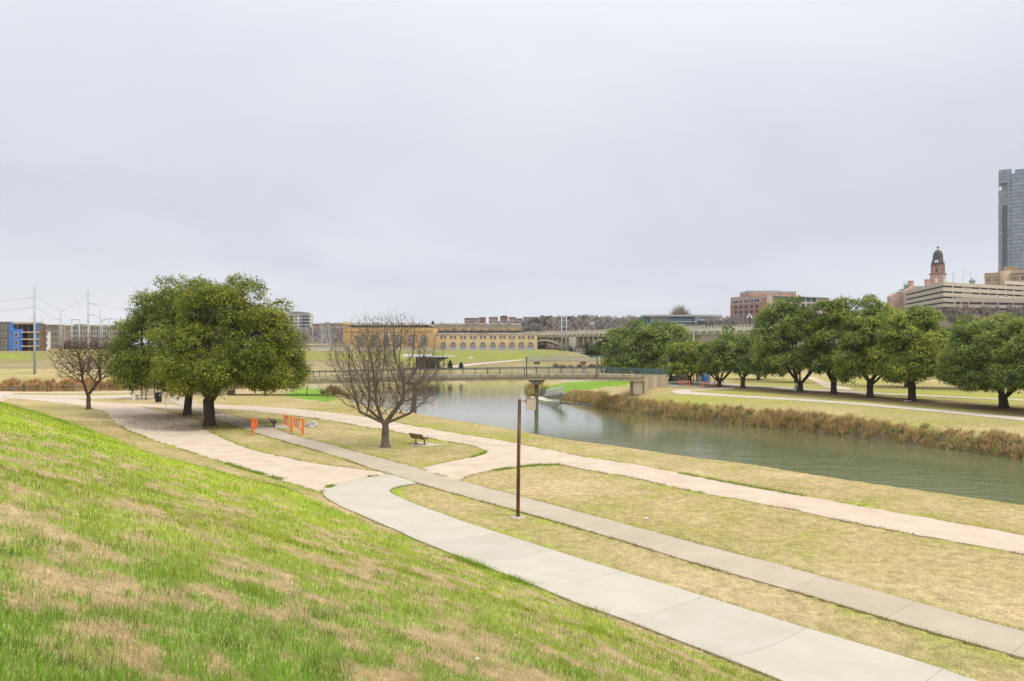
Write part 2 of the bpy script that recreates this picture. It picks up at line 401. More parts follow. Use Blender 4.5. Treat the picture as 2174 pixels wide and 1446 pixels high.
def path(name, pxs, m, off, jitter=0.0, seed=0, world=None, sm=1, skirt=.12, stations=None, label=None):
    poly = world or ground_poly(pxs)
    if sm: poly = smooth_poly(poly, True, sm)
    poly = densify(poly, jitter, seed)
    P = np.array(poly)
    mn, mxx = P.min(0), P.max(0)
    pts = []
    st = 1.0 if np.hypot(*P.mean(0)) < 60 else 2.2
    gx, gy = np.meshgrid(np.arange(mn[0], mxx[0], st), np.arange(mn[1], mxx[1], st))
    gx = gx.ravel(); gy = gy.ravel(); ins = inside(gx, gy, P); gx = gx[ins]; gy = gy[ins]
    if len(gx):
        d, _ = seg_dist(gx, gy, P[::1], True); k = d > .35*st; gx = gx[k]; gy = gy[k]
    vs = [Vector(p) for p in poly] + [Vector((float(a), float(b))) for a, b in zip(gx, gy)]
    n = len(poly)
    r = delaunay_2d_cdt(vs, [(i, (i+1) % n) for i in range(n)], [], 1, 1e-4)
    V2 = np.array([tuple(v) for v in r[0]]); faces = [tuple(f) for f in r[2]]
    z = terrain(V2[:,0], V2[:,1])+off
    V = np.column_stack([V2, z])
    # skirt
    fs = []
    for f in faces:
        a, b, c = (V2[i] for i in f[:3])
        fs.append(f if (b[0]-a[0])*(c[1]-a[1])-(b[1]-a[1])*(c[0]-a[0]) > 0 else tuple(reversed(f)))
    from collections import Counter
    ec = {}
    for f in fs:
        for i in range(len(f)):
            e = (f[i], f[(i+1) % len(f)]); ec[e] = ec.get(e, 0)+1
    nV = len(V); low = V.copy(); low[:,2] -= skirt
    allV = np.vstack([V, low]); sk = [(b, a, a+nV, b+nV) for (a, b) in ec if (b, a) not in ec]
    me = bpy.data.meshes.new(name); me.from_pydata([tuple(map(float, v)) for v in allV], [], fs+sk); me.update()
    if stations is not None:
        S = np.array(stations); cum = np.concatenate([[0], np.cumsum(np.hypot(*np.diff(S, axis=0).T))])
        best = np.full(len(allV), 1e18); al = np.zeros(len(allV))
        for i in range(len(S)-1):
            d = S[i+1]-S[i]; L2 = d@d; t = ((allV[:,0]-S[i,0])*d[0]+(allV[:,1]-S[i,1])*d[1])/L2
            tcl = np.clip(t, 0 if i else -9, 1 if i < len(S)-2 else 9)
            q = (allV[:,0]-S[i,0]-tcl*d[0])**2+(allV[:,1]-S[i,1]-tcl*d[1])**2
            m2 = q < best; best = np.where(m2, q, best); al = np.where(m2, cum[i]+tcl*np.sqrt(L2), al)
        at = me.attributes.new('along', 'FLOAT', 'POINT'); at.data.foreach_set('value', np.ascontiguousarray(al, np.float32))
    o = link_mesh(name, me, m); tag(o, label, 'path', kind='structure')
    PATHS.append(P)
    return o

def concrete_path_mat(name, c1, c2, joint):
    m = bpy.data.materials.new(name); m.use_nodes = True; t = m.node_tree; b = t.nodes['Principled BSDF']
    b.inputs['Roughness'].default_value = .9; b.inputs['Specular IOR Level'].default_value = .15
    tcn = nd(t, 'ShaderNodeTexCoord')
    nz = nd(t, 'ShaderNodeTexNoise'); nz.inputs['Scale'].default_value = .7; nz.inputs['Detail'].default_value = 8; nz.inputs['Roughness'].default_value = .68
    t.links.new(tcn.outputs['Object'], nz.inputs['Vector'])
    r = nd(t, 'ShaderNodeValToRGB'); r.color_ramp.elements[0].position = .3; r.color_ramp.elements[1].position = .7
    r.color_ramp.elements[0].color = (*c1, 1); r.color_ramp.elements[1].color = (*c2, 1); t.links.new(nz.outputs[0], r.inputs[0])
    n2 = nd(t, 'ShaderNodeTexNoise'); n2.inputs['Scale'].default_value = 40; n2.inputs['Detail'].default_value = 3
    t.links.new(tcn.outputs['Object'], n2.inputs['Vector'])
    mr = nd(t, 'ShaderNodeMapRange'); mr.inputs[3].default_value = .9; mr.inputs[4].default_value = 1.08; t.links.new(n2.outputs[0], mr.inputs[0])
    ml = nd(t, 'ShaderNodeMix', data_type='RGBA', blend_type='MULTIPLY'); ml.inputs[0].default_value = 1
    t.links.new(r.outputs[0], ml.inputs[6]); t.links.new(mr.outputs[0], ml.inputs[7])
    src = ml.outputs[2]
    at = nd(t, 'ShaderNodeAttribute', attribute_name='along')
    fr = mth(t, 'FRACT', mth(t, 'DIVIDE', at.outputs['Fac'], joint))
    slab = mth(t, 'FLOOR', mth(t, 'DIVIDE', at.outputs['Fac'], joint))
    wn = nd(t, 'ShaderNodeTexWhiteNoise', noise_dimensions='1D'); t.links.new(slab, wn.inputs['W'])
    mr2 = nd(t, 'ShaderNodeMapRange'); mr2.inputs[3].default_value = .955; mr2.inputs[4].default_value = 1.03; t.links.new(wn.outputs['Value'], mr2.inputs[0])
    ml2 = nd(t, 'ShaderNodeMix', data_type='RGBA', blend_type='MULTIPLY'); ml2.inputs[0].default_value = 1
    t.links.new(src, ml2.inputs[6]); t.links.new(mr2.outputs[0], ml2.inputs[7])
    ln = mth(t, 'LESS_THAN', fr, .022/joint)
    mj = nd(t, 'ShaderNodeMix', data_type='RGBA'); t.links.new(mth(t, 'MULTIPLY', ln, .45), mj.inputs[0]); t.links.new(ml2.outputs[2], mj.inputs[6])
    mj.inputs[7].default_value = (.12, .1, .08, 1)
    t.links.new(mj.outputs[2], b.inputs['Base Color'])
    MATS[name] = m
    return m
M_main = concrete_path_mat('aged_concrete', (.455,.375,.275), (.545,.46,.345), 3.05)
M_near = concrete_path_mat('new_concrete', (.505,.455,.365), (.585,.53,.435), 3.3)
M_gravel = mat('crushed_granite', (.54,.425,.315), .95, .25, .55, .15, (.66,.54,.415), var_detail=10, spec=.1)
M_palepath = mat('pale_concrete', (.55,.48,.38), .9, .1, .5, spec=.15, var_detail=8)
mid_main = smooth_poly([((a[0]+b[0])/2, (a[1]+b[1])/2) for a, b in ((PX(2174,1341), PX(2174,1398)), (PX(1662,1202), PX(1662,1249)), (PX(1213,1083), PX(1229,1122)), (PX(893,996), PX(801,1000)), (PX(570,905), PX(500,905)), (PX(440,866), PX(390,866)), (PX(411,845), PX(360,847)))], it=2)
_lo = [PX(*q) for q in ((721,1075),(804,1112),(873,1143),(977,1185),(1116,1237),(1224,1284),(1300,1308),(1441,1363),(1541,1401),(1654,1446),(1850,1530))]
_up = np.array(densify_open([PX(*q) for q in ((832,1047),(887,1074),(998,1114),(1138,1158),(1300,1210),(1493,1267),(1686,1329),(1823,1369),(1983,1417),(2064,1446),(2330,1530))]))
mid_near = [PX(800, 1020)]+[tuple((np.array(q)+_up[np.argmin(np.hypot(*(_up-np.array(q)).T))])/2) for q in _lo]
mid_near = smooth_poly(mid_near[::-1], it=2)
path('gravel_path', P_gravel_l, M_gravel, .0, .22, 1, label='wide tan gravel area under the twin live oaks')
path('gravel_path', P_gravel_r, M_gravel, .004, .2, 2, label='tan gravel path running beside the river')
path('path', P_main_up+P_main_lo, M_main, .03, 0, stations=mid_main, label='grey tan concrete trail crossing the lawn diagonally')
path('path', P_near, M_near, .05, 0, stations=mid_near, label='pale new concrete walk curving along the foot of the green bank')
path('gravel_path', P_far_l, M_gravel, .02, .3, 4, label='thin pale path along the far left river edge')
path('path', P_link, M_palepath, .035, 0, label='pale path joining the gravel area at far left')
path('path', P_right, M_palepath, .04, 0, label='narrow concrete trail on the far bank below the tree row')
path('path', P_right_far, M_palepath, .05, 0, label='pale path behind the tree row on the far bank')
path('gravel_path', P_right_curve, M_gravel, .03, .3, 6, label='curved tan path behind the tree row')
path('path', None, M_palepath, .10, 0, world=[ray_ground(*q)[:2] for q in P_ramp], label='pale ramp path climbing the far grassy levee')
path('path', None, M_palepath, .06, 0, world=[PX(q[0], q[1], -.25) for q in P_beach], label='white concrete launch pad by the bright green lawn')
path('pavement', P_plaza, mat('plaza_concrete', (.36,.31,.25), .9, .15, .5), .06, 0, label='grey paved area at the bridge end')
def bench_pad(c, hx, hy, rz):
    cr, sr = math.cos(rz), math.sin(rz)
    return [(c[0]+a*cr-b*sr, c[1]+a*sr+b*cr) for a, b in ((-hx,-hy),(hx,-hy),(hx,hy),(-hx,hy))]
BENCH_A = onground(888, 944); BENCH_B = onground(580, 906.5)
BR_A, BR_B = RAD(-12), RAD(-50)
path('pavement', None, M_palepath, .03, world=[PX(*p) for p in ((868,945),(890,938.5),(943,943.5),(899,947.5))], sm=0, label='concrete pad under the bench by the bare tree')
path('pavement', None, M_palepath, .034, world=[PX(*p) for p in ((562,906),(582,902.5),(622,904),(612,907.5),(585,909.5))], sm=0, label='concrete pad under the dark bench beside the trail')
path('pavement', None, M_palepath, .03, world=[PX(*p) for p in ((268,849.2),(330,847.5),(342,843.5),(275,845))], sm=0, label='concrete pad under the shaded bench')

# ================================================================ the ground sheet
na, nr = 760, 640
ang = np.linspace(RAD(-112), RAD(112), na)
rad = np.concatenate([np.geomspace(1.2, 900, nr-40), np.geomspace(930, 5000, 40)])
# sheet around the viewer: finer near him, reaching the horizon
A_, R_ = np.meshgrid(ang, rad)
gxx = (R_*np.sin(A_)).ravel(); gyy = (R_*np.cos(A_)).ravel()
Z, TS, RS = terrain(gxx, gyy, True)
Z = np.where(np.hypot(gxx, gyy) > 2500, np.minimum(Z, 30), Z)
onp = np.zeros(len(gxx), bool)
for P in PATHS: onp |= inside(gxx, gyy, P)
Z = Z-np.where(onp, .07, 0)

PEN = [PX(*p) for p in ((1146,822),(1160,815.5),(1215,811),(1300,808.5),(1370,809),(1345,815),(1300,821),(1240,825),(1190,827))]
UNDER = [PX(*p) for p in ((600,838),(640,824),(690,823),(700,832),(720,848),(690,852),(650,849))]
def greenness(x, y, ts, rs):
    """0 = straw coloured dormant grass, 1 = fresh green"""
    r = np.hypot(x, y)
    base = .20+.75*(fbm(x*.13, y*.13, 21, 4)-.5)+.60*(fbm(x*.8, y*.8, 25, 3)-.5)
    # levee side the viewer stands on: patches stretched along the slope
    ca, sa = math.cos(RAD(-48)), math.sin(RAD(-48))
    a = x*ca+y*sa; b = -x*sa+y*ca
    sl = .60+.55*(fbm(a*.30+3, b*.7, 31, 4)-.5)+1.7*(fbm(a*1.1, b*1.9, 37, 2)-.5)+1.5*(fbm(a*3.1, b*4.3, 39, 2)-.5)
    sl += .34*sstep(24, 45, r)*(fbm(a*.1, b*.22, 33, 2) > .36) + .15*sstep(14, 30, r)
    sl -= .10*(1-sstep(4, 9, r))
    sl = sl - .55*np.exp(-((ts-1.1)/1.0)**2)*(y < 60)*(fbm(x*.3, y*.3, 51, 2) > .45) + .5*np.exp(-((ts-2.6)/.9)**2)*sstep(24, 40, y)
    k = np.where(y > 27, sstep(.5, 2.3, ts+.9*(fbm(x*.5, y*.5, 57, 2)-.5)), sstep(-.3, 1.0, ts))
    g = base*(1-k)+sl*k
    far = sstep(232, 250, y)*(y < 420)
    fg = .17*sstep(250, 264, y)+.9*(fbm(x*.03, y*.06, 41, 3)-.5) + .26
    g = g*(1-far)+fg*far
    rb = (x > 20) & (rs > 0) & (ts < 0) & (y > 40) & (y < 200) & (x+y > 95)
    g = np.where(rb, .36+.9*(fbm(x*.05, y*.09, 61, 3)-.5), g)
    g = np.where(inside(x, y, PEN), .95, g); g = np.where(inside(x, y, UNDER), .85+.3*(fbm(x*.2, y*.2, 5, 2)-.5), g)
    g = np.where((ts < 0) & (y < 130) & ~inside(x, y, UNDER) & ~inside(x, y, PEN), np.minimum(g, .50), g)
    return np.clip(g, 0, 1)
def toe_band(x, y, ts, c):
    """lush darker weeds where the levee meets the flat"""
    f = np.exp(-((ts-2.6-1.2*(fbm(x*.25, y*.25, 67, 2)-.5))/.75)**2)*sstep(27, 36, y)*(fbm(x*.35, y*.35, 69, 2) > .33)*.8
    return c*(1-f[:,None])+np.array((.17,.27,.04))*f[:,None]
def path_edge(x, y):
    d = np.full(x.shape, 1e9)
    near = np.hypot(x, y) < 75
    if near.any():
        dd = np.full(near.sum(), 1e9)
        for P in PATHS[:4]:
            q, _ = seg_dist(x[near], y[near], P[::3], True); dd = np.minimum(dd, q)
        d[near] = dd
    return d
DRY1 = np.array((.60,.465,.255)); DRY2 = np.array((.41,.315,.155)); DRYB = np.array((.42,.30,.15))
GR1 = np.array((.42,.50,.05)); GR2 = np.array((.19,.30,.032)); OLIVE = np.array((.32,.29,.085))
def grass_col(x, y, g, seed=0):
    n = fbm(x*.35, y*.35, 71+seed, 3)[:,None]; n2 = fbm(x*.06, y*.06, 77+seed, 3)[:,None]
    dry = DRY1*n+DRY2*(1-n); kk = np.clip((n2-.5)*3, 0, 1)*.6; dry = dry*(1-kk)+DRYB*kk*1.1
    gr = GR1*n2*1.0+GR2*(1-n2)*.9; gr = GR1*(.35+.65*n)+GR2*(1-(.35+.65*n))
    nr_ = (1-sstep(5, 15, np.hypot(x, y)))[:,None]; gr = gr*(1-nr_*np.array((.30, .10, .05)))
    g = g[:,None]
    low = np.clip(g/.45, 0, 1); hi = np.clip((g-.38)/.34, 0, 1)
    c = dry*(1-.75*low)+OLIVE*.75*low
    return c*(1-hi)+gr*hi
G = greenness(gxx, gyy, TS, RS)
pe = path_edge(gxx, gyy); G = np.clip(G+.24*np.exp(-(pe/.5)**2)*(TS < 0), 0, 1)
gc = toe_band(gxx, gyy, TS, grass_col(gxx, gyy, G))
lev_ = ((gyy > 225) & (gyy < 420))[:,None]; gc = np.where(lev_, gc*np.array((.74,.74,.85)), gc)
pen_ = (inside(gxx, gyy, PEN) | inside(gxx, gyy, UNDER))[:,None]; gc = np.where(pen_, np.array((.20,.33,.045))*(.75+.5*fbm(gxx*.5, gyy*.5, 87, 3))[:,None], gc)
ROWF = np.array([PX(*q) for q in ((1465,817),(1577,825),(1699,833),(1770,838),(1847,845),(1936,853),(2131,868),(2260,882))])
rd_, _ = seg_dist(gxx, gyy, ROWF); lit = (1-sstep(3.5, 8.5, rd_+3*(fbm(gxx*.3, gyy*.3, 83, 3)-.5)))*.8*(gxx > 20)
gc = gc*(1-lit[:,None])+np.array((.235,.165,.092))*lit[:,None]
dirt = np.array((.40,.31,.19))
near_k = (1-sstep(10, 34, np.hypot(gxx, gyy)))[:,None]
gc = gc*(1-.45*near_k)+dirt*.45*near_k
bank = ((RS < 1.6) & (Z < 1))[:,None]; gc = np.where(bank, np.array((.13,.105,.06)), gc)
rr = np.hypot(gxx, gyy)
farl = ((gyy > 330) & (Z > 6.2))[:,None]; gc = np.where(farl, np.array((.135,.115,.085)), gc)
ii = np.arange(na*nr).reshape(nr, na)
quads = np.stack([ii[:-1,:-1], ii[:-1,1:], ii[1:,1:], ii[1:,:-1]], -1).reshape(-1, 4)[:, ::-1]
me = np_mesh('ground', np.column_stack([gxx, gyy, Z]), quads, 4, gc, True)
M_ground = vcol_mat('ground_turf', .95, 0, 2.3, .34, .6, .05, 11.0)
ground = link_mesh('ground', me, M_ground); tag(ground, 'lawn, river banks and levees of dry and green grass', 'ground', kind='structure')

# ================================================================ the river
def river_mat():
    m = bpy.data.materials.new('river_water'); m.use_nodes = True; t = m.node_tree; b = t.nodes['Principled BSDF']
    b.inputs['Base Color'].default_value = (.125, .150, .055, 1); b.inputs['Roughness'].default_value = .05; b.inputs['IOR'].default_value = 1.36
    lw = nd(t, 'ShaderNodeLayerWeight'); lw.inputs[0].default_value = .5
    cw = nd(t, 'ShaderNodeMapRange'); cw.inputs[1].default_value = .835; cw.inputs[2].default_value = .925; t.links.new(lw.outputs['Facing'], cw.inputs[0])
    tcn = nd(t, 'ShaderNodeTexCoord'); mp = nd(t, 'ShaderNodeMapping'); mp.inputs['Scale'].default_value = (.8, 1.9, 1); mp.inputs['Rotation'].default_value = (0, 0, RAD(20))
    t.links.new(tcn.outputs['Object'], mp.inputs[0])
    a = nd(t, 'ShaderNodeTexNoise'); a.inputs['Scale'].default_value = 2.3; a.inputs['Detail'].default_value = 4; a.inputs['Roughness'].default_value = .55
    a.inputs['Distortion'].default_value = .5
    t.links.new(mp.outputs[0], a.inputs['Vector'])
    c = nd(t, 'ShaderNodeTexNoise'); c.inputs['Scale'].default_value = .07; c.inputs['Detail'].default_value = 3
    t.links.new(tcn.outputs['Object'], c.inputs['Vector'])
    mr = nd(t, 'ShaderNodeMapRange'); mr.inputs[1].default_value = .38; mr.inputs[2].default_value = .62; mr.inputs[3].default_value = .40; mr.inputs[4].default_value = 1.0
    t.links.new(c.outputs[0], mr.inputs[0])
    big = nd(t, 'ShaderNodeTexNoise'); big.inputs['Scale'].default_value = .30; big.inputs['Detail'].default_value = 2; big.inputs['Distortion'].default_value = .6; t.links.new(mp.outputs[0], big.inputs['Vector'])
    hh = mth(t, 'ADD', a.outputs[0], mth(t, 'MULTIPLY', big.outputs[0], 2.4))
    bp = nd(t, 'ShaderNodeBump'); bp.inputs['Distance'].default_value = .16
    st = mth(t, 'MULTIPLY', mr.outputs[0], mth(t, 'SUBTRACT', 1.08, cw.outputs[0]))
    t.links.new(st, bp.inputs['Strength']); t.links.new(hh, bp.inputs['Height']); t.links.new(bp.outputs[0], b.inputs['Normal'])
    bc = nd(t, 'ShaderNodeBump'); bc.inputs['Distance'].default_value = .09; bc.inputs['Strength'].default_value = .06; t.links.new(hh, bc.inputs['Height'])
    gl = nd(t, 'ShaderNodeBsdfGlossy'); gl.inputs['Roughness'].default_value = .05; gl.inputs['Color'].default_value = (.97,.98,.96,1); t.links.new(bc.outputs[0], gl.inputs['Normal'])
    ms = nd(t, 'ShaderNodeMixShader'); t.links.new(mth(t, 'MULTIPLY', cw.outputs[0], .9), ms.inputs[0]); t.links.new(b.outputs[0], ms.inputs[1]); t.links.new(gl.outputs[0], ms.inputs[2])
    t.links.new(ms.outputs[0], t.nodes['Material Output'].inputs[0])
    return m
mb = MB(); mb.add([(-700,-60,WL),(400,-60,WL),(400,300,WL),(-700,300,WL)], [(0,1,2,3)])
wat = mb.build('water', river_mat()); tag(wat, 'calm green river reflecting the grey sky', 'river', kind='structure')

# ================================================================ grass blades
def blades(name, x, y, z, h, wdt, lean, col, seg2, label, m):
    n = len(x)
    az = rng.uniform(0, 2*math.pi, n); la = rng.uniform(0, 2*math.pi, n)
    dx = np.cos(az)*wdt/2; dy = np.sin(az)*wdt/2
    lx = np.cos(la)*lean*h; ly = np.sin(la)*lean*h
    hz = h*np.sqrt(np.clip(1-lean**2, .05, 1))
    if seg2:
        V = np.stack([np.column_stack([x-dx, y-dy, z-.01]), np.column_stack([x+dx, y+dy, z-.01]),
                      np.column_stack([x+dx*.8+lx*.35, y+dy*.8+ly*.35, z+hz*.6]), np.column_stack([x-dx*.8+lx*.35, y-dy*.8+ly*.35, z+hz*.6]),
                      np.column_stack([x+lx, y+ly, z+hz])], 1).reshape(-1, 3)
        b = np.arange(n)[:,None]*5
        tri = np.concatenate([b+np.array([0,1,2]), b+np.array([0,2,3]), b+np.array([3,2,4])], 1).reshape(-1, 3); k = 5
    else:
        V = np.stack([np.column_stack([x-dx, y-dy, z-.01]), np.column_stack([x+dx, y+dy, z-.01]), np.column_stack([x+lx, y+ly, z+hz])], 1).reshape(-1, 3)
        tri = (np.arange(n)[:,None]*3+np.array([0,1,2])); k = 3
    C = np.repeat(col, k, 0)
    me = np_mesh(name, V, tri, 3, C)
    o = link_mesh(name, me, m); tag(o, label, 'grass', kind='stuff'); return o
M_blade = vcol_mat('grass_blade', .75, .35, spec=.15)
def scatter(n, r0, r1, a0, a1):
    r = np.exp(rng.uniform(math.log(r0), math.log(r1), n)); a = RAD(a0)+rng.uniform(0, 1, n)*(RAD(a1)-RAD(a0))
    return r*np.sin(a), r*np.cos(a)
def offpaths(x, y, grow=0.0):
    k = np.ones(len(x), bool)
    for P in PATHS: k &= ~inside(x, y, P)
    return k
def grass_field(name, n, r0, r1, a0, a1, test, hs, ws, label, seg2, gboost=0.0, seed=0):
    x, y = scatter(n, r0, r1, a0, a1)
    z, ts, rs = terrain(x, y, True)
    k = test(x, y, ts, rs) & offpaths(x, y) & (rs > 2.2)
    x, y, z, ts, rs = x[k], y[k], z[k], ts[k], rs[k]
    r = np.hypot(x, y)
    g = greenness(x, y, ts, rs); pe = path_edge(x, y); g = np.clip(g+.24*np.exp(-(pe/.5)**2)*(ts < 0), 0, 1)
    isg = rng.uniform(0, 1, len(x)) < sstep(.08, .80, g)*.86
    col = np.where(isg[:,None], grass_col(x, y, np.clip(.62+.4*g, 0, 1), seed), grass_col(x, y, np.clip(g*.35, 0, .2), seed))
    col = toe_band(x, y, ts, col)
    tuft = fbm(x*1.6, y*1.6, 91, 2)
    col = col*rng.uniform(.62, 1.45, (len(x), 1))*np.where(isg, 1-.45*np.clip((fbm(x*2.6, y*2.6, 95, 2)-.56)*5, 0, 1), 1.18)[:,None]  # random dark flecks on green blades: deep tuft shadows put into the colour
    h = hs*(.55+.9*rng.uniform(0, 1, len(x)))*np.where(isg, 1.0+1.1*np.clip((tuft-.5)*3, 0, 1)*np.clip(g, .2, 1), .74)*(1+.006*r)
    wd = ws*(1+np.maximum(r-6, 0)*(.075 if seg2 else .11))*np.where(isg, 1.05, .85)
    lean = np.where(isg, rng.uniform(.1, .75, len(x)), rng.uniform(.35, .95, len(x)))
    return blades(name, x, y, z, h, wd, lean, col, seg2, label, M_blade)
grass_field('grass', 330000, 2.2, 16, -64, 42, lambda x,y,t,r: t > .05, .078, .0046, 'tall green and straw grass on the near levee slope', True)
grass_field('grass', 300000, 15, 110, -62, 30, lambda x,y,t,r: t > .02, .075, .006, 'bright green grass on the levee slope farther along', False)
grass_field('grass', 330000, 14, 95, -46, 44, lambda x,y,t,r: t <= .05, .05, .0058, 'short mown straw coloured grass on the riverside lawn', False)
# taller weeds where mower misses along the foot of the bank and the path edges
def edge_weeds():
    xs = []; ys = []
    for pxs, n, w_ in (([(873,1146),(977,1189),(1116,1241),(1224,1288),(1300,1312),(1441,1366),(1541,1405),(1654,1450)], 9000, .28), ([(690,1040),(700,1035),(735,1026),(770,1018.5)], 2600, .10), ([(1048,1000),(1075,995.5),(1100,992),(1140,988),(1190,987)], 1200, .10),
                       ([(1442,1005),(1525,1021),(1600,1035),(1712,1054)], 1200, .10), ([(600,1019),(560,1008),(530,1000),(480,984)], 1200, .12), ([(1000,972),(1028,963),(1034,957)], 500, .08), ([(780,1013.6),(805,1012)], 150, .04)):
        P = np.array([onground(*p)[:2] for p in pxs]); seg = np.hypot(*np.diff(P, axis=0).T); cum = np.concatenate([[0], np.cumsum(seg)])
        s = rng.uniform(0, cum[-1], n); dens = fbm(s*.55, s*0+n, 13, 3); s = s[dens > (.5 if n > 5000 else .35)]
        x = np.interp(s, cum, P[:,0])+rng.normal(0, w_, len(s)); y = np.interp(s, cum, P[:,1])+rng.normal(0, w_, len(s)); xs.append(x); ys.append(y)
    x = np.concatenate(xs); y = np.concatenate(ys); z = terrain(x, y); n = len(x); r = np.hypot(x, y)
    c = GR2*rng.uniform(.6, 1.5, (n, 1)); c = np.where(rng.uniform(0, 1, (n, 1)) < .25, GR1*.9, c)
    blades('grass', x, y, z+.0, rng.uniform(.08, .24, n), .008*(1+r*.05), rng.uniform(.15, .8, n), c, False, 'dark green weeds edging the concrete walks', M_blade)
edge_weeds()
def edge_fringe():
    xs = []; ys = []
    for P, n in ((PATHS[0], 9000), (PATHS[1], 9000), (PATHS[2], 15000), (PATHS[3], 11000)):
        Q = np.vstack([P, P[:1]]); sg = np.hypot(*np.diff(Q, axis=0).T); mid = np.hypot(Q[:-1,0]+Q[1:,0], Q[:-1,1]+Q[1:,1])/2
        wgt = sg/np.maximum(mid, 12)*(mid < 80); cum = np.concatenate([[0], np.cumsum(wgt)]); s = rng.uniform(0, cum[-1], n)
        i = np.clip(np.searchsorted(cum, s)-1, 0, len(sg)-1); f = rng.uniform(0, 1, n)
        p_ = Q[i]*(1-f[:,None])+Q[i+1]*f[:,None]+rng.normal(0, .055, (n, 2)); k = fbm(p_[:,0]*.8, p_[:,1]*.8, 15, 3) > .42; xs.append(p_[k,0]); ys.append(p_[k,1])
    x = np.concatenate(xs); y = np.concatenate(ys); z = terrain(x, y); n = len(x); r = np.hypot(x, y)
    kk = rng.uniform(0, 1, (n, 1)); c = np.where(kk < .45, DRY1, np.where(kk < .7, OLIVE, GR2))*rng.uniform(.6, 1.3, (n, 1))
    blades('grass', x, y, z, rng.uniform(.04, .11, n)*(1+.008*r), .007*(1+r*.09), rng.uniform(.3, .95, n), c, False, 'thin ragged grass overhanging the path edges', M_blade)
edge_fringe()
def fallen_leaves():
    xs = []; ys = []
    for (px, py, rr_, n) in ((398, 884, 6.5, 2600), (440, 906, 5.5, 2600), (330, 895, 6, 2200), (1699, 833, 7, 700), (1770, 838, 7, 700), (1847, 845, 7, 700), (1936, 853, 7, 800), (2131, 868, 7, 900)):
        c = PX(px, py); q = rng.normal(0, rr_*.5, (n, 2)); xs.append(c[0]+q[:,0]); ys.append(c[1]+q[:,1])
    x = np.concatenate(xs); y = np.concatenate(ys); z = terrain(x, y)+.075; n = len(x)
    u = rng.uniform(0, 6.283, n); s = rng.uniform(.03, .075, n); a = np.column_stack([np.cos(u)*s, np.sin(u)*s, rng.normal(0, .01, n)]); b = np.column_stack([-np.sin(u)*s*.5, np.cos(u)*s*.5, rng.normal(0, .01, n)]); c = np.column_stack([x, y, z])
    V = np.stack([c-a, c+b, c+a, c-b], 1).reshape(-1, 3); C = np.repeat(np.array((.20,.12,.06))*rng.uniform(.5, 1.6, (n, 1)), 4, 0)
    o = link_mesh('leaf_litter', np_mesh('leaf_litter', V, np.arange(4*n).reshape(-1, 4), 4, C), M_blade); tag(o, 'brown fallen leaves scattered under the live oaks', 'leaves', kind='stuff')
fallen_leaves()

# ================================================================ reeds on the water's edge
def reeds(name, n, pxs, zl, hmin, hmax, spread, cols, label, lean=(.25, .98), wid=.05, inland=0.0):
    """tussocks: blades fountain out of shared roots, some bent right over, with gaps between the clumps"""
    P = np.array([PX(px, py, zl) for px, py in pxs]); seg = np.hypot(*np.diff(P, axis=0).T); cum = np.concatenate([[0], np.cumsum(seg)])
    ncl = max(12, n//48); cid = rng.integers(0, ncl, n)
    s = rng.uniform(0, cum[-1], ncl); i = np.clip(np.searchsorted(cum, s)-1, 0, len(seg)-1); d = (P[i+1]-P[i])/seg[i][:,None]; nx, ny = -d[:,1], d[:,0]
    sg = np.sign(ny+1e-9); off = inland+spread*rng.uniform(0, 1, ncl)
    cx = np.interp(s, cum, P[:,0])+nx*sg*off; cy = np.interp(s, cum, P[:,1])+ny*sg*off
    ch = (hmin+(hmax-hmin)*rng.uniform(0, 1, ncl)**1.3)*(.55+.9*fbm(cx*.35, cy*.35, 14, 2))
    tone = np.clip(fbm(cx*.3, cy*.3, 19, 2)+rng.normal(0, .22, ncl), 0, 1); olive = rng.uniform(0, 1, ncl) < .22
    sp = .10+.12*ch[cid]
    x = cx[cid]+rng.normal(0, 1, n)*sp; y = cy[cid]+rng.normal(0, 1, n)*sp
    z = np.maximum(terrain(x, y), WL-.1)
    h = ch[cid]*rng.uniform(.55, 1.15, n)
    t = tone[cid][:,None]; c = np.array(cols[0])*t+np.array(cols[1])*(1-t)
    c = np.where(olive[cid][:,None], np.array(cols[2]), c)*rng.uniform(.6, 1.35, (n, 1))
    le = rng.uniform(lean[0], lean[1], n)
    blades(name, x, y, z, h, np.full(n, wid)*(1+rng.uniform(0, .6, n)), le, c, True, label, M_blade)['category'] = 'reeds'
RC = ((.74,.56,.28), (.48,.33,.15), (.46,.44,.15))
reeds('reeds', 42000, [(1195,847),(1229,853),(1271,865),(1332,874.7),(1415,885.8),(1525,895.4),(1574,902),(1729,917.6),(1850,933),(1961,946.6),(2100,966),(2174,977),(2300,993)], WL, .4, .95, 2.2, RC, 'brown and olive reeds lining the far right river bank')
reeds('reeds', 14000, [(-60,828),(0,825.5),(200,821),(400,817),(560,812)], WL, .5, 1.9, 3.5, ((.70,.41,.17), (.50,.32,.15), (.35,.30,.10)), 'orange straw reeds along the distant left bank', wid=.12)
reeds('reeds', 2200, [(1111,829),(1116,833),(1128,839),(1140,840)], WL, .9, 1.9, 3.0, RC, 'clump of brown reeds behind the bridge pier', wid=.06)
reeds('reeds', 3500, [(682,846),(695,836),(708,826)], -.8, .8, 1.7, 3.2, ((.33,.22,.10), (.22,.14,.07), (.2,.17,.06)), 'dry reeds under the left end of the footbridge', wid=.05)
reeds('reeds', 3200, [(1310,786),(1340,785),(1385,784),(1440,784)], 0, 1.2, 2.6, 6.0, ((.36,.27,.15), (.27,.19,.11), (.3,.2,.1)), 'pale mound of dead reeds beyond the right end of the bridge', wid=.14)
